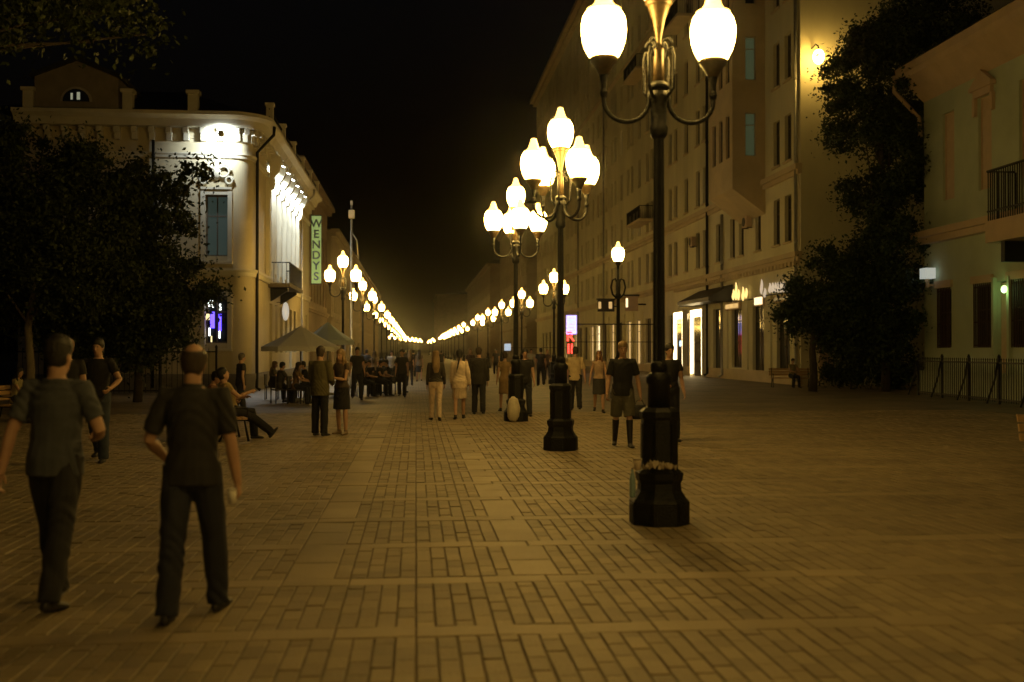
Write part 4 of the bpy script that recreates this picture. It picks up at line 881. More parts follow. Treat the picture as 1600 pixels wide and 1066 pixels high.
# litter and odd things at the lamp feet
M_PAPER = pm('crumpled_paper', (.45, .38, .28), .9, .3, 14); M_CUP = pm('paper_cup', (.6, .5, .36), .7, .15, 6); M_BLUE = pm('pale_blue_bottle', (.25, .36, .38), .25, .2, 4); M_BAGW = pm('white_plastic_bag', (.62, .56, .42), .45, .2, 5)
def crumple(name, label, cat, c, r, m, n=22, am=1.0):
    q = MB(); q.ball((0, 0, 0), 1, n, 15); v = np.array(q.v); f = 1+am*.2*np.sin(v[:, 0]*7.3+v[:, 2]*4.1)*np.cos(v[:, 1]*6.7-v[:, 2]*5.2)+am*.045*rng.normal(size=len(v)); v = v*f[:, None]*np.array(r); q.v = [tuple(x) for x in v]; q.sm = [am < 1]*len(q.f)
    o = q.build(name, m); o.location = c; return tag(o, label, cat)
ca = Vector((-pA1.x, -pA1.y, 0)).normalized(); rt = Vector((-ca.y, ca.x, 0))
ledge = .545
def scrap(c, w_, label):
    n_ = 6; vs = []; ph = rng.random(6)*6.28
    for i in range(n_):
        for j in range(n_):
            u, v_ = i/(n_-1)-.5, j/(n_-1)-.5; vs.append((u*w_*(1+.2*math.sin(5*v_+ph[0])), v_*w_*.55, w_*(.32+.22*math.sin(9*u+4*v_+ph[1])+.16*math.sin(13*v_-6*u+ph[2]))+float(rng.normal())*w_*.03))
    fs = [(i*n_+j, (i+1)*n_+j, (i+1)*n_+j+1, i*n_+j+1) for i in range(n_-1) for j in range(n_-1)]
    z0 = min(p[2] for p in vs); q = MB(); q.add([(x, y, z-z0) for x, y, z in vs], fs); k_ = len(vs); q.add([(x, y, z-z0-.002) for x, y, z in vs], [f[::-1] for f in fs])
    o = q.build('paper_scrap', M_PAPER); o.location = c; o.rotation_euler = (0, 0, random.uniform(0, 3)); return tag(o, label, 'paper', 'paper scraps on the lamp pedestal')
for dx, w_ in ((-.12, .09), (-.05, .12), (.03, .14), (.11, .1)):
    scrap(pA1+ca*.2-rt*dx+Vector((0, 0, ledge-.005)), w_, 'crumpled paper scrap on the ledge of the littered lamp pedestal')
c0 = pA1-rt*(-.0)+Vector((0, 0, 0)); lft = Vector((-_r.x, -_r.y, 0))
t = thing('paper_cup', 'small tan paper cup on the corner of the lamp pedestal', 'cup', pA1+lft*.212+ca*.06+Vector((0, 0, ledge-.02))); q = MB(); q.lathe([(.03, 0), (.042, .1)], 12); q.build('body', M_CUP, t); q = MB(); q.lathe([(.045, .1), (.045, .115), (.038, .118)], 12); q.build('lid', M_PAPER, t)
t = thing('bottle', 'pale blue bottle standing on the shoulder of the lamp pedestal', 'bottle', pA1+lft*.262+ca*.06+Vector((0, 0, .26))); q = MB(); q.lathe([(.028, 0), (.03, .02), (.03, .17), (.026, .2), (.013, .24), (.012, .275)], 12); q.build('body', M_BLUE, t); q = MB(); q.lathe([(.014, .276), (.014, .295)], 10); q.build('cap', M_PAPER, t)
crumple('plastic_bag', 'bulging white plastic bag leaning on the lamp foot', 'bag', pA3+ca*.42+Vector((0, 0, .3)), (.15, .13, .30), M_BAGW, am=.45)

# ================================================================== PEOPLE
REMESH = []                                  # (object, voxel, wrinkle amplitude)
SKIN = pm('skin', (.42, .25, .165), .55, .12, 9, .1, 60); SKIN2 = pm('tanned_skin', (.33, .19, .12), .55, .12, 9, .1, 60)
def cloth(name, c, r=.85): return pm('cloth_'+name, c, r, .22, 9, .3, 120)
HAIRC = {k: pm('hair_'+k, c, .55, .35, 30, .6, 90, streak=(1, 1, .2)) for k, c in dict(black=(.012, .010, .009), brown=(.035, .022, .013), fair=(.22, .14, .06), red=(.16, .07, .03), grey=(.09, .08, .07)).items()}
M_EYE = pm('eye', (.03, .025, .02), .2); M_LIP = pm('lips', (.28, .1, .08), .5)
def person(name, label, loc, yaw, h=1.75, fem=False, pose=None, top='black', tcol=(.02, .02, .02), sleeve=.5, bottom='trousers', bcol=(.015, .016, .022), shoe=(.02, .018, .016),
           hair=('black', 'short'), skin=None, vox=.012, group=None, face=False, collar=False):
    P = dict(aL=(8, 8, 15, 0), aR=(-8, 8, 15, 0), lL=(12, 3, 6), lR=(-12, 3, 14), lean=2, head=0, nod=0, seat=None, curl=35, fL=0, fR=0, tw=0); P.update(pose or {})
    skin = skin or SKIN; k = h/1.75
    root = thing(name, label, 'person', loc, -R(yaw), group)
    SW, HW = (.165, .095) if fem else (.19, .09)
    piv = Vector((0, 0, .95)); Ml = Matrix.Rotation(-R(P['lean']), 3, 'X') @ Matrix.Rotation(R(P['tw']), 3, 'Z')
    T = lambda x, y, z: piv + Ml @ (Vector((x, y, z))-piv)
    J = {}
    for s, key in ((-1, 'L'), (1, 'R')):
        a, b, e, inn = [R(v) for v in P['a'+key]]; S = T(s*SW, -.005, 1.415)
        d1 = Vector((s*math.sin(b), math.sin(a)*math.cos(b), -math.cos(a)*math.cos(b))).normalized(); E = S+d1*.30
        d2 = Vector((s*(math.sin(b)*.6-math.sin(inn)), math.sin(a+e), -math.cos(a+e))).normalized(); W = E+d2*.255
        a, b, kn = [R(v) for v in P['l'+key]]; H = Vector((s*HW, 0, .93))
        g1 = Vector((s*math.sin(b), math.sin(a), -math.cos(a))).normalized(); K = H+g1*.435
        g2 = Vector((s*math.sin(b)*.4, math.sin(a-kn), -math.cos(a-kn))).normalized(); A = K+g2*.425
        fp = R(P['f'+key]); fd = Vector((s*.16, math.cos(fp), math.sin(fp))).normalized()
        J[key] = (S, E, W, d2, H, K, A, fd, d1)
    low = min(min(J[q][6].z-.085, (J[q][6]+J[q][7]*.16).z-.075) for q in 'LR')
    dz = -low if P['seat'] is None else P['seat']/k+.11-.95
    off = Vector((0, 0, dz)); X = Matrix.Scale(k, 4) @ Matrix.Diagonal((.93, .97, 1, 1)) @ Matrix.Translation(off)
    def fin(mb, nm, m, par, vx, wr=0.0, smooth=True):
        mb.v = [tuple(X @ Vector(v)) for v in mb.v]; o = mb.build(nm, m, par)
        if vx: REMESH.append((o, vx*k, wr))
        return o
    # ---- body
    B = MB(); L = []
    prof = ([(.84, .10, .09), (.90, .165, .115), (.97, .172, .118), (1.06, .135, .10), (1.14, .12, .092), (1.24, .14, .105), (1.32, .15, .115), (1.40, .145, .10), (1.45, .10, .075), (1.49, .05, .055), (1.57, .048, .052)] if fem else
            [(.84, .10, .09), (.90, .16, .112), (.97, .162, .115), (1.08, .15, .112), (1.2, .16, .118), (1.32, .178, .122), (1.40, .172, .108), (1.45, .12, .08), (1.49, .06, .06), (1.57, .055, .06)])
    tpts = [T(0, -.012*(z > 1.44), z) for z, _, _ in prof]; B.loft(tpts, [(a, b) for _, a, b in prof], (1, 0, 0), 16)
    lk = .86 if fem else 1
    for key, s in (('L', -1), ('R', 1)):
        S, E, W, d2, H, K, A, fd, d1 = J[key]
        B.loft([T(s*.09, 0, 1.40), S, S+(E-S)*.35, E, E+(W-E)*.3, W, W+d2*.03], [.06*lk, .062*lk, .052*lk, .041*lk, .043*lk, .029*lk, .027*lk], (0, 1, 0), 12)
        B.loft([H+Vector((-s*.01, 0, .05)), H+(K-H)*.2, K, K+(A-K)*.3, A, A+Vector((0, 0, -.03))], [.085, .084, .054, .056, .037, .035], (1, 0, 0), 12)
        B.loft([A-fd*.05-Vector((0, 0, .045)), A+fd*.04-Vector((0, 0, .045)), A+fd*.12-Vector((0, 0, .06)), A+fd*.18-Vector((0, 0, .065))], [(.03, .03), (.035, .035), (.042, .022), (.03, .015)], (1, 0, 0), 10)
        # hand: palm, four unequal fingers, thumb from the side of the palm
        fwd = Vector((0, 1, 0)); sd = (fwd-d2*fwd.dot(d2))
        if sd.length < .3: sd = Vector((0, 0, 1))-d2*d2.z
        sd.normalize(); nr = d2.cross(sd).normalized()
        if nr.x*s > 0: nr = -nr                                 # palm looks at the body
        B.loft([W, W+d2*.035, W+d2*.085, W+d2*.098], [(.027, .02), (.037, .017), (.042, .015), (.038, .011)], sd, 10)
        cu = R(P['curl'])
        for fi, (o_, ln) in enumerate(((-.031, .062), (-.0105, .078), (.0105, .084), (.031, .074))):
            p0 = W+d2*.085+sd*o_; a1 = cu*.6; q1 = p0+(d2*math.cos(a1)+nr*math.sin(a1))*ln*.48; a2 = a1+cu; q2 = q1+(d2*math.cos(a2)+nr*math.sin(a2))*ln*.32; a3 = a2+cu*.8; q3 = q2+(d2*math.cos(a3)+nr*math.sin(a3))*ln*.25
            B.loft([p0-d2*.015, p0, q1, q2, q3], [.0095, .0098, .009, .0085, .006], sd, 8)
        p0 = W+d2*.028+sd*.028; q1 = p0+(d2*.7+sd*.75+nr*.3).normalized()*.042; q2 = q1+(d2*.9+sd*.2+nr*.45).normalized()*.036; B.loft([p0-sd*.012, p0, q1, q2], [.013, .014, .0115, .008], d2.cross(sd), 8)
        J[key+'h'] = W+d2*.09+nr*.03
    HC = T(0, .012, 1.635); Mh = Ml @ Matrix.Rotation(-R(P['head']), 3, 'Z') @ Matrix.Rotation(-R(P['nod']), 3, 'X')
    hp = [(-.118, .028, .03, .05), (-.098, .046, .05, .034), (-.055, .062, .082, .012), (0, .072, .094, .002), (.045, .075, .098, -.004), (.085, .063, .082, -.008), (.108, .042, .054, -.01), (.117, .018, .022, -.01)]
    B.loft([HC + Mh @ Vector((0, y, z)) for z, _, _, y in hp], [(a, b) for _, a, b, _ in hp], Mh @ Vector((1, 0, 0)), 16)
    B.loft([HC + Mh @ Vector(v) for v in ((0, .085, .022), (0, .103, -.012), (0, .112, -.03), (0, .09, -.042))], [.008, .011, .015, .009], Mh @ Vector((1, 0, 0)), 8)
    B.loft([HC + Mh @ Vector(v) for v in ((-.04, .083, .03), (0, .094, .032), (.04, .083, .03))], [.008, .009, .008], (0, 0, 1), 6)
    B.loft([HC + Mh @ Vector(v) for v in ((-.022, .08, -.068), (0, .089, -.068), (.022, .08, -.068))], [.006, .01, .006], (0, 0, 1), 6)
    for s in (-1, 1): B.ball(HC + Mh @ Vector((s*.076, -.006, -.012)), (.011, .02, .032), 8, 6, Mh)
    body = fin(B, 'body', skin, root, vox if vox > .007 else .0062)
    if face:
        q = MB()
        for s in (-1, 1): q.ball(HC + Mh @ Vector((s*.031, .086, .008)), (.011, .007, .007), 8, 6, Mh)
        fin(q, 'eyes', M_EYE, root, 0)
        q = MB(); q.ball(HC + Mh @ Vector((0, .0905, -.068)), (.023, .006, .0065), 10, 6, Mh); fin(q, 'mouth', M_LIP, root, 0)
    # ---- hair
    hc, hs = hair; q = MB(); sx = Mh @ Vector((1, 0, 0))
    if hs in ('short', 'long', 'tail'):
        ring = [(-.085, .05, .045, -.055), (-.045, .076, .075, -.037), (.0, .087, .088, -.03), (.035, .092, .10, -.02), (.07, .092, .113, -.008), (.105, .078, .096, -.008), (.13, .05, .062, -.01), (.143, .016, .02, -.01)]
        q.loft([HC + Mh @ Vector((0, y, z)) for z, _, _, y in ring], [(a, b) for _, a, b, _ in ring], sx, 16)
    if hs == 'bald':
        ring = [(-.085, .05, .042, -.058), (-.05, .072, .068, -.042), (-.01, .086, .086, -.03), (.03, .091, .091, -.026), (.056, .088, .092, -.027), (.078, .074, .08, -.032)]
        q.loft([HC + Mh @ Vector((0, y, z)) for z, _, _, y in ring], [(a, b) for _, a, b, _ in ring], sx, 16)
        q.loft([HC + Mh @ Vector(v) for v in ((0, -.02, .085), (0, .035, .104), (0, .07, .075))], [(.05, .022), (.045, .016), (.04, .01)], sx, 10)
    if hs == 'long':
        q.loft([HC + Mh @ Vector((0, -.03, .04)), HC + Mh @ Vector((0, -.055, -.06)), T(0, -.09, 1.46), T(0, -.125, 1.34), T(0, -.12, 1.2)], [(.083, .07), (.09, .06), (.10, .045), (.105, .036), (.06, .02)], sx, 14)
        for s in (-1, 1): q.loft([HC + Mh @ Vector((s*.06, 0, .03)), HC + Mh @ Vector((s*.08, .01, -.06)), T(s*.09, .03, 1.47), T(s*.1, .07, 1.36)], [.03, .032, .03, .014], sx, 8)
    if hs == 'tail':
        q.loft([HC + Mh @ Vector((0, -.08, .02)), HC + Mh @ Vector((.005, -.115, -.04)), T(-.02, -.12, 1.46), T(-.05, -.135, 1.32), T(-.085, -.13, 1.17)], [.03, .028, .026, .024, .01], sx, 10)
    if q.v: fin(q, 'hair', HAIRC[hc], root, vox if vox > .007 else .007, .004)
    # ---- top
    C = MB()
    tm = cloth(top, tcol)
    def torso(z0, z1, extra, prof2=None):
        zs = [z for z, _, _ in prof if z0 < z < z1]; zs = [z0]+zs+[z1]
        pa = np.array(prof); A_ = np.interp(zs, pa[:, 0], pa[:, 1]); B_ = np.interp(zs, pa[:, 0], pa[:, 2])
        A_ = np.maximum(A_, np.where(np.array(zs) < .95, .165, 0)); B_ = np.maximum(B_, np.where(np.array(zs) < .95, .115, 0))
        pp = [T(0, -.008*(z > 1.44), z) for z in zs]
        for j, z in enumerate(zs):                              # below the belt the hem hangs over the hips
            if z < 1.04: pp[j].y *= .4
        return pp, [(a+extra+(.014 if z < 1.06 else 0), b+extra+(.016 if z < 1.06 else 0)) for a, b, z in zip(A_, B_, zs)]
    z0t = {'jacket': .78, 'shirt': .84, 'crop': .97, 'tank': .86}.get(top.split('_')[0], .855)
    pts, rd = torso(z0t, 1.475, .016 if top.split('_')[0] != 'jacket' else .034); C.loft(pts, rd, (1, 0, 0), 20)
    for key, s in (('L', -1), ('R', 1)):
        S, E, W, d2, H, K, A, fd, d1 = J[key]
        if sleeve <= .05: C.loft([T(s*.08, 0, 1.41), S*.8+T(s*.09, 0, 1.41)*.2], [.066, .064], (0, 1, 0), 12); continue
        ln = min(sleeve, 1.0); end = S+(E-S)*min(1, ln*1.0); bulk = 1.22 if top.split('_')[0] != 'jacket' else 1.45
        if sleeve <= 1.0: C.loft([T(s*.08, 0, 1.40), S+Vector((0, 0, .002)), S+(end-S)*.5, end], [.074*lk, .074*lk, .06*lk*bulk/1.08, .053*lk*bulk], (0, 1, 0), 14)
        else: C.loft([T(s*.08, 0, 1.40), S, S+(E-S)*.5, E, E+(W-E)*.5, W-d2*.01], [.074*lk, .074*lk*bulk/1.15, .06*lk*bulk, .052*lk*bulk, .046*lk*bulk, .038*lk*bulk], (0, 1, 0), 14)
    if collar:
        C.loft([T(0, -.012, 1.455), T(0, -.014, 1.505)], [(.078, .075), (.068, .068)], (1, 0, 0), 16)
    fin(C, 'shirt' if top.split('_')[0] != 'jacket' else 'jacket', tm, root, vox if vox > .007 else .0075, .0075 if vox > .007 else .0095)
    # ---- bottom
    D = MB(); bm2 = cloth(bottom+'_%02d%02d%02d' % tuple(int(99*c) for c in bcol), bcol)
    if bottom in ('trousers', 'shorts', 'tight'):
        ex = {'trousers': 1.0, 'shorts': 1.1, 'tight': .2}[bottom]
        D.loft([Vector((0, -.004, z)) for z in (.82, .88, .94, 1.0, 1.03)], [(.11, .10), (.172, .122), (.176, .125), (.165, .122), (.158, .118)], (1, 0, 0), 18)
        for key, s in (('L', -1), ('R', 1)):
            S, E, W, d2, H, K, A, fd, d1 = J[key]; w0 = .012+.012*ex
            if bottom == 'shorts': D.loft([H+Vector((0, 0, .04)), H+(K-H)*.3, K-(K-H)*.02], [.09+w0, .092+w0, .08+w0], (1, 0, 0), 14)
            else: D.loft([H+Vector((0, 0, .05)), H+(K-H)*.3, K, K+(A-K)*.35, A+(K-A)*.12, A-Vector((0, 0, .03))], [.086+w0, .082+w0, .056+w0*1.15, .055+w0*1.2, .04+w0*1.5, .042+w0*1.5], (1, 0, 0), 14)
        fin(D, 'trousers' if bottom != 'shorts' else 'shorts', bm2, root, vox if vox > .007 else .0075, .009)
    elif bottom in ('skirt', 'dress'):
        zl = .52 if bottom == 'skirt' else .56
        D.loft([Vector((0, 0, z)) for z in (zl, .7, .86, .96, 1.06)], [(.20, .17), (.195, .155), (.19, .138), (.182, .13), (.148, .112)], (1, 0, 0), 20); fin(D, 'skirt', bm2, root, vox, .008)
    # ---- shoes
    for key in 'LR':
        A, fd = J[key][6], J[key][7]; q = MB(); dn = Vector((0, 0, -1))
        hi = .38 if shoe == 'boot' else .02
        pt = [A-fd*.075+dn*.05, A-fd*.05+dn*.05, A+fd*.03+dn*.045, A+fd*.10+dn*.058, A+fd*.165+dn*.064, A+fd*.195+dn*.068]
        q.loft(pt, [(.022, .022), (.036, .036), (.041, .041), (.047, .03), (.043, .023), (.022, .015)], (1, 0, 0), 12)
        kk = (J[key][5]-A).normalized(); q.loft([A+dn*.05, A+kk*(hi)], [.042, (.047 if hi < .1 else .066)], (1, 0, 0), 12)
        fin(q, 'shoe', cloth('boot', (.012, .011, .011), .5) if shoe == 'boot' else cloth('shoe_%02d' % int(shoe[0]*99), shoe, .5), root, max(vox, .007))
    return root, {q: X @ J[q+'h'] for q in 'LR'}
def at(root, v): return Matrix.Translation(root.location) @ Matrix.Rotation(root.rotation_euler[2], 4, 'Z') @ Vector(v)
def gp(px, py): p = G(px, py); p.z = 0; return p
N1 = .0062
JEANS = (.018, .02, .03); DK = (.012, .012, .014); 
# the two men walking away in the foreground
m1, h1 = person('person', 'man in a dark grey T-shirt and dark trousers walking away, one arm bent', gp(86, 945), 8, 1.80, pose=dict(aL=(-14, 20, 6, 0), aR=(-2, 24, 78, 52), lL=(17, 0, 6), lR=(-15, 0, 6), lean=3, head=12, curl=38, fL=6, fR=-6), top='tee_grey', tcol=(.060, .066, .078), sleeve=.72, bcol=(.016, .016, .019), hair=('black', 'short'), vox=N1)
m2, h2 = person('person', 'man in a black polo shirt and jeans walking away with a white cup in hand', gp(300, 965), 4, 1.745, pose=dict(aL=(2, 22, 58, 22), aR=(3, 13, 6, 0), lL=(-12, 2, 4), lR=(15, 4, 5), lean=2, head=-4, nod=6, curl=58, fL=-5, fR=5), top='polo_black', tcol=(.021, .020, .020), sleeve=.80, bcol=JEANS, hair=('brown', 'bald'), vox=N1, collar=True)
hw_ = at(m2, h2['R']); t = thing('white_cup', 'small white cup held by the man in the black polo', 'cup', hw_+Vector((-.012, -.02, -.055))); q = MB(); q.lathe([(.026, 0), (.034, .085)], 14); q.build('body', pm('white_card', (.7, .66, .58), .6, .1), t); q = MB(); q.lathe([(.036, .086), (.036, .095), (.03, .098)], 14); q.build('lid', pm('white_card', (.7, .66, .58)), t)
# facing pedestrian left, and the head behind the first man
person('person', 'man in a black T-shirt and jeans walking towards the camera with elbows out', gp(153, 722), 186, 1.86, pose=dict(aL=(14, 34, 48, 34), aR=(-4, 22, 20, 6), lL=(8, 3, 4), lR=(-14, 3, 20), lean=0, fR=-12), top='tee_black', tcol=(.014, .013, .014), sleeve=.62, bcol=(.03, .04, .06), hair=('black', 'short'), vox=.010, face=True)
person('person', 'fair haired person mostly hidden behind the man in the grey T-shirt', gp(104, 735), 165, 1.86, pose=dict(head=30), top='tee_black', tcol=(.014, .013, .014), hair=('red', 'short'), vox=.012, face=True)
# seated on the bench under the trees
SIT = dict(aL=(38, 8, 40, 20), aR=(34, 8, 45, 20), lL=(84, 6, 84), lR=(80, 8, 78), lean=8, seat=.455)
person('person', 'woman in a pale yellow top sitting on the bench under the trees', Vector((pl_.x+.06, pl_.y+.3, 0)), 100, 1.62, True, SIT, top='tee_cream', tcol=(.3, .26, .13), sleeve=.4, bcol=(.015, .016, .022), hair=('black', 'long'), vox=.014)
person('person', 'person in grey sitting beside the woman in the pale yellow top', Vector((pl_.x+.66, pl_.y+.75, 0)), 110, 1.66, False, SIT, top='tee_slate', tcol=(.05, .06, .065), sleeve=.5, hair=('black', 'short'), vox=.014)
# the lounging man with a leg stretched out
person('person', 'man in a yellow-brown top lounging on the bench with black legs stretched out', Vector((pr.x-.42, pr.y+.1, 0)), 72, 1.78, False, dict(aL=(30, 10, 70, 25), aR=(50, 12, 60, 30), lL=(86, 4, 82), lR=(72, 6, 20), lean=-14, seat=.455, fR=52, nod=-10), top='tee_mustard', tcol=(.26, .19, .07), sleeve=.45, bcol=(.008, .008, .009), hair=('black', 'short'), vox=.012)
person('person', 'woman bending close to the lounging man, dark haired', Vector((pr.x-.95, pr.y+.5, 0)), 90, 1.66, True, dict(SIT, lean=16), top='tee_rust', tcol=(.16, .07, .04), sleeve=.3, hair=('black', 'short'), vox=.012)
# standing couple
person('person', 'man in an olive jacket and black trousers standing beside a woman', gp(500, 681), 24, 1.76, pose=dict(lL=(2, 3, 3), lR=(-2, 3, 3), aL=(5, 6, 30, 20), aR=(6, 8, 60, 25)), top='jacket_olive', tcol=(.085, .075, .035), sleeve=1.4, bcol=(.008, .008, .009), hair=('brown', 'short'), vox=.011)
person('person', 'long haired woman in a dark dress with bare legs beside the man in olive', gp(534, 679), 215, 1.70, True, pose=dict(lL=(3, 3, 4), lR=(-3, 4, 4), aL=(20, 5, 80, 35), aR=(12, 5, 70, 35)), top='crop_brown', tcol=(.06, .042, .03), sleeve=.3, bottom='skirt', bcol=(.012, .011, .012), shoe=(.2, .14, .09), hair=('fair', 'long'), vox=.011, face=True)
# walkers in the middle of the street
w1, hh1 = person('person', 'woman with long fair hair in tight white trousers walking away', gp(681, 657), -3, 1.70, True, pose=dict(lL=(16, 1, 8), lR=(-14, -2, 10), fR=-14, aR=(-6, 10, 40, 0)), top='crop_dark', tcol=(.035, .03, .026), sleeve=1.3, bottom='tight', bcol=(.62, .48, .36), shoe=(.02, .018, .016), hair=('fair', 'long'), vox=.012)
person('person', 'woman in a pale jacket with a long dark braid and bare legs walking away', gp(718, 655), 3, 1.71, True, pose=dict(lL=(-12, 1, 8), lR=(15, 1, 8), fL=-12, aR=(-8, 14, 10, 0)), top='jacket_cream', tcol=(.62, .50, .38), sleeve=1.5, bottom='skirt', bcol=(.5, .4, .3), shoe=(.02, .018, .016), hair=('black', 'tail'), vox=.012)
person('person', 'dark dressed man walking beside the woman in the pale jacket', gp(748, 648), 4, 1.78, pose={}, top='jacket_black', tcol=(.016, .014, .013), sleeve=1.4, bcol=DK, hair=('brown', 'short'), vox=.013)
person('person', 'woman in a tan dress walking away left of the lamp with the white bag', gp(789, 643), -6, 1.66, True, pose=dict(lL=(10, 2, 5), lR=(-12, 2, 12)), top='tee_tan', tcol=(.20, .13, .06), sleeve=.4, bottom='skirt', bcol=(.17, .11, .05), hair=('brown', 'short'), vox=.013)
person('person', 'dark clothed person half hidden behind the lamp with the white bag', gp(820, 650), 180, 1.74, pose={}, top='tee_black', tcol=(.014, .013, .014), hair=('black', 'short'), vox=.014, face=True)
person('person', 'man in a beige shirt and dark trousers walking away past the lamp', gp(899, 642), 6, 1.80, pose=dict(aR=(-12, 12, 12, 0), lL=(14, 2, 5), lR=(-14, 2, 16)), top='shirt_beige', tcol=(.46, .36, .22), sleeve=.9, bcol=(.02, .019, .018), hair=('brown', 'short'), vox=.012)
person('person', 'woman in a dark pinafore dress walking hand in hand with the man in beige', gp(936, 645), 186, 1.68, True, pose=dict(lL=(10, 2, 6), lR=(-12, 2, 14), aR=(-2, 16, 6, 0)), top='crop_pale', tcol=(.34, .24, .17), sleeve=.1, bottom='skirt', bcol=(.03, .03, .033), hair=('red', 'long'), vox=.012, face=True)
k1, kh = person('person', 'person in black top, grey shorts and black boots carrying a handbag', gp(973, 699), 184, 1.84, pose=dict(aL=(-6, 16, 14, 0), aR=(4, 14, 20, 0), lL=(8, 3, 4), lR=(-10, 3, 8), curl=60), top='tee_jet', tcol=(.010, .010, .010), sleeve=.75, bottom='shorts', bcol=(.10, .095, .07), shoe='boot', hair=('fair', 'short'), vox=.010, face=True)
q = at(k1, kh['L']); t = thing('handbag', 'black handbag carried by the person in grey shorts', 'bag', Vector((q.x, q.y, q.z-.34)), R(10)); b = MB(); b.loft([(0, 0, 0), (0, 0, .06), (0, 0, .2), (0, 0, .25)], [(.12, .05), (.16, .07), (.15, .06), (.11, .03)], (1, 0, 0), 14); b.build('body', cloth('leather', (.012, .011, .011), .45), t); b = MB(); tube(b, [(-.09, 0, .24), (-.05, 0, .33), (.05, 0, .33), (.09, 0, .24)], .008, 6); b.build('handle', cloth('leather', (.012, .011, .011), .45), t)
person('person', 'dark haired person in black standing behind the littered lamp', gp(1046, 690), 176, 1.80, pose=dict(lL=(2, 4, 3), lR=(-2, 4, 3), aL=(4, 8, 20, 0), aR=(8, 10, 60, 25)), top='tee_jet', tcol=(.010, .010, .010), sleeve=.5, bcol=(.012, .012, .013), hair=('black', 'short'), vox=.011, face=True)
person('person', 'person in a pale top sitting on the far bench by the low tree', Vector((pt.x+.05, pt.y+.2, 0)), 170, 1.7, False, SIT, top='tee_cream', tcol=(.34, .28, .17), sleeve=.4, hair=('black', 'short'), vox=.016)
# cafe guests on chairs
for i, (px, Y, yaw, c, fem_, hr, lab) in enumerate(((437, 35.6, 60, (.05, .045, .04), False, 'black', 'guest in dark grey'), (462, 35.4, 100, (.16, .10, .05), True, 'brown', 'long haired guest in brown'), (478, 37.6, 250, (.012, .012, .012), False, 'black', 'guest in black'), (425, 38.5, 90, (.10, .09, .06), True, 'fair', 'fair haired guest in khaki'))):
    p = onY(px, 560, Y); p.z = 0; chair(p, -R(yaw), 'dark cafe chair of the %s under the cream parasol' % lab)
    person('person', '%s seated on a cafe chair under the cream parasol' % lab, p, yaw, 1.68, fem_, SIT, top='tee_%d' % i, tcol=c, sleeve=.6, hair=(hr, 'long' if fem_ else 'short'), vox=.016)
p = onY(376, 590, 27); person('person', 'person with a blue-grey cap walking in the dark by the cream house', gp(376, 650), 60, 1.62, pose={}, top='tee_dim', tcol=(.03, .03, .034), hair=('grey', 'short'), vox=.016)
# seated dark group and walkers farther down, between the two long rows of lamps
far = []
spec = [((.03, .028, .026), False, 'black', 'trousers', (.012, .012, .014), {}), ((.20, .15, .10), True, 'brown', 'skirt', (.02, .02, .022), {}), ((.34, .32, .3), False, 'brown', 'trousers', (.02, .02, .03), dict(lL=(-12, 3, 8), lR=(12, 3, 5))), ((.05, .03, .02), True, 'fair', 'tight', (.03, .03, .04), {}), ((.015, .015, .016), False, 'black', 'trousers', (.01, .01, .012), dict(SIT))]
tmpl = []
for i, (c, fm, hr, bt, bc, po) in enumerate(spec):
    tmpl.append(person('person', 'x', Vector((0, 0, 0)), 0, 1.72, fm, po, top='far_%d' % i, tcol=c, sleeve=.5, bottom=bt, bcol=bc, hair=(hr, 'long' if fm else 'short'), vox=.022)[0])
DESC = ['distant walker in dark clothes', 'distant woman in a tan top and dark skirt', 'distant walker in a pale shirt', 'distant fair haired woman in brown', 'distant guest in black sitting outside']
used = [False]*5
def place_far(i, px, Y, yaw, s=1.0):
    p = onY(px, 560, Y); o = copy_tree(tmpl[i]) if used[i] else tmpl[i]; used[i] = True
    o.location = (p.x, Y, 0); o.rotation_euler = (0, 0, -R(yaw)); o.scale = (s, s, s)
    o['label'] = DESC[i]+' in the far crowd between the lamps'; o['group'] = 'far crowd'
    return p
seat_spots = [(566, 40.5, 80), (578, 42, 200), (592, 41.5, 120), (607, 42.5, 250), (616, 44.5, 90), (598, 46, 180)]
def far_people():
    for px, Y, yw in seat_spots:
        p = place_far(4, px, Y, yw); chair((p.x, Y, 0), -R(yw), 'dark chair of a distant guest among the far crowd', 'chairs of the far cafe')
    for i, px, Y, yw in ((0, 558, 38, 170), (1, 585, 48, 20), (0, 628, 40, 185), (3, 640, 52, 0), (2, 612, 55, 180), (0, 646, 70, 5), (1, 655, 60, 0), (3, 735, 50, 180), (2, 830, 66, 180), (0, 845, 52, 0), (0, 775, 76, 185), (0, 690, 88, 0), (0, 632, 85, 0), (3, 855, 60, 185), (0, 573, 57, 10)):
        place_far(i, px, Y, yw, random.uniform(.96, 1.06))

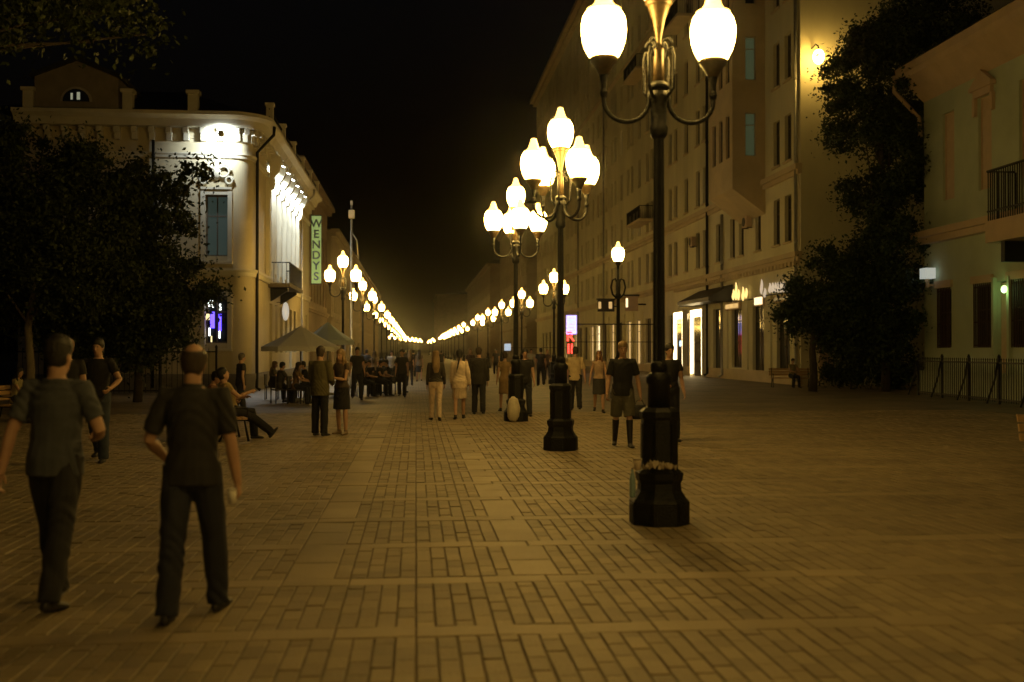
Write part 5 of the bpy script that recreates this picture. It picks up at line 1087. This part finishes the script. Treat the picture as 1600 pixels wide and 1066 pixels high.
# turn each union of shapes into one continuous skin, then crease the cloth
for o, vx, wr in REMESH:
    md_ = o.modifiers.new('r', 'REMESH'); md_.mode = 'VOXEL'; md_.voxel_size = vx; md_.use_smooth_shade = True
    sm2 = o.modifiers.new('s', 'SMOOTH'); sm2.factor = .5; sm2.iterations = 2 if o.name.startswith('body') else 4
bpy.context.view_layer.update(); dg = bpy.context.evaluated_depsgraph_get()
for j, (o, vx, wr) in enumerate(REMESH):
    me = bpy.data.meshes.new_from_object(o.evaluated_get(dg)); nm = o.data.name
    if wr:
        n_ = len(me.vertices); co = np.empty(n_*3, np.float32); me.vertices.foreach_get('co', co); co = co.reshape(-1, 3); no = np.empty(n_*3, np.float32); me.vertices.foreach_get('normal', no); no = no.reshape(-1, 3)
        ph = rng.random(12)*6.28; x, y, z = co.T
        warp = .6*np.sin(9*x+ph[0])+.6*np.sin(11*y+7*z+ph[1])
        gate = .5+.5*np.sin(7*z+3*warp+ph[6])*np.cos(6*x+5*y+ph[7])
        f = (.6*np.sin(30*z+26*x+12*warp+ph[2])+.4*np.sin(20*z-34*x+9*warp+21*y+ph[3]))*gate+.25*np.sin(52*z+38*y-20*x+9*warp+ph[4])*(1-gate)+.3*np.sin(20*x+6*z+ph[5])
        co = co + no*(f*wr)[:, None]; me.vertices.foreach_set('co', co.ravel().astype(np.float32)); me.update()
    o.modifiers.clear(); o.data = me
far_people()

# ================================================================== LENS BLOOM (ADDED VOLUME)
hz = MB(); hz.box((-410, -70, -1.2), (410, 1510, 60)); ho = hz.build('lens_bloom_volume', None)  # added scattering box that imitates lens glow round the lamps, the air is clear
hm = bpy.data.materials.new('lens_bloom_scatter'); hm.use_nodes = True; N = hm.node_tree.nodes; N.remove(N['Principled BSDF'])
v = N.new('ShaderNodeVolumePrincipled'); v.inputs['Color'].default_value = (.9, .9, .9, 1); v.inputs['Density'].default_value = .00026; v.inputs['Anisotropy'].default_value = .97
hm.node_tree.links.new(v.outputs[0], N['Material Output'].inputs['Volume']); ho.data.materials.append(hm); tag(ho, kind='stuff')
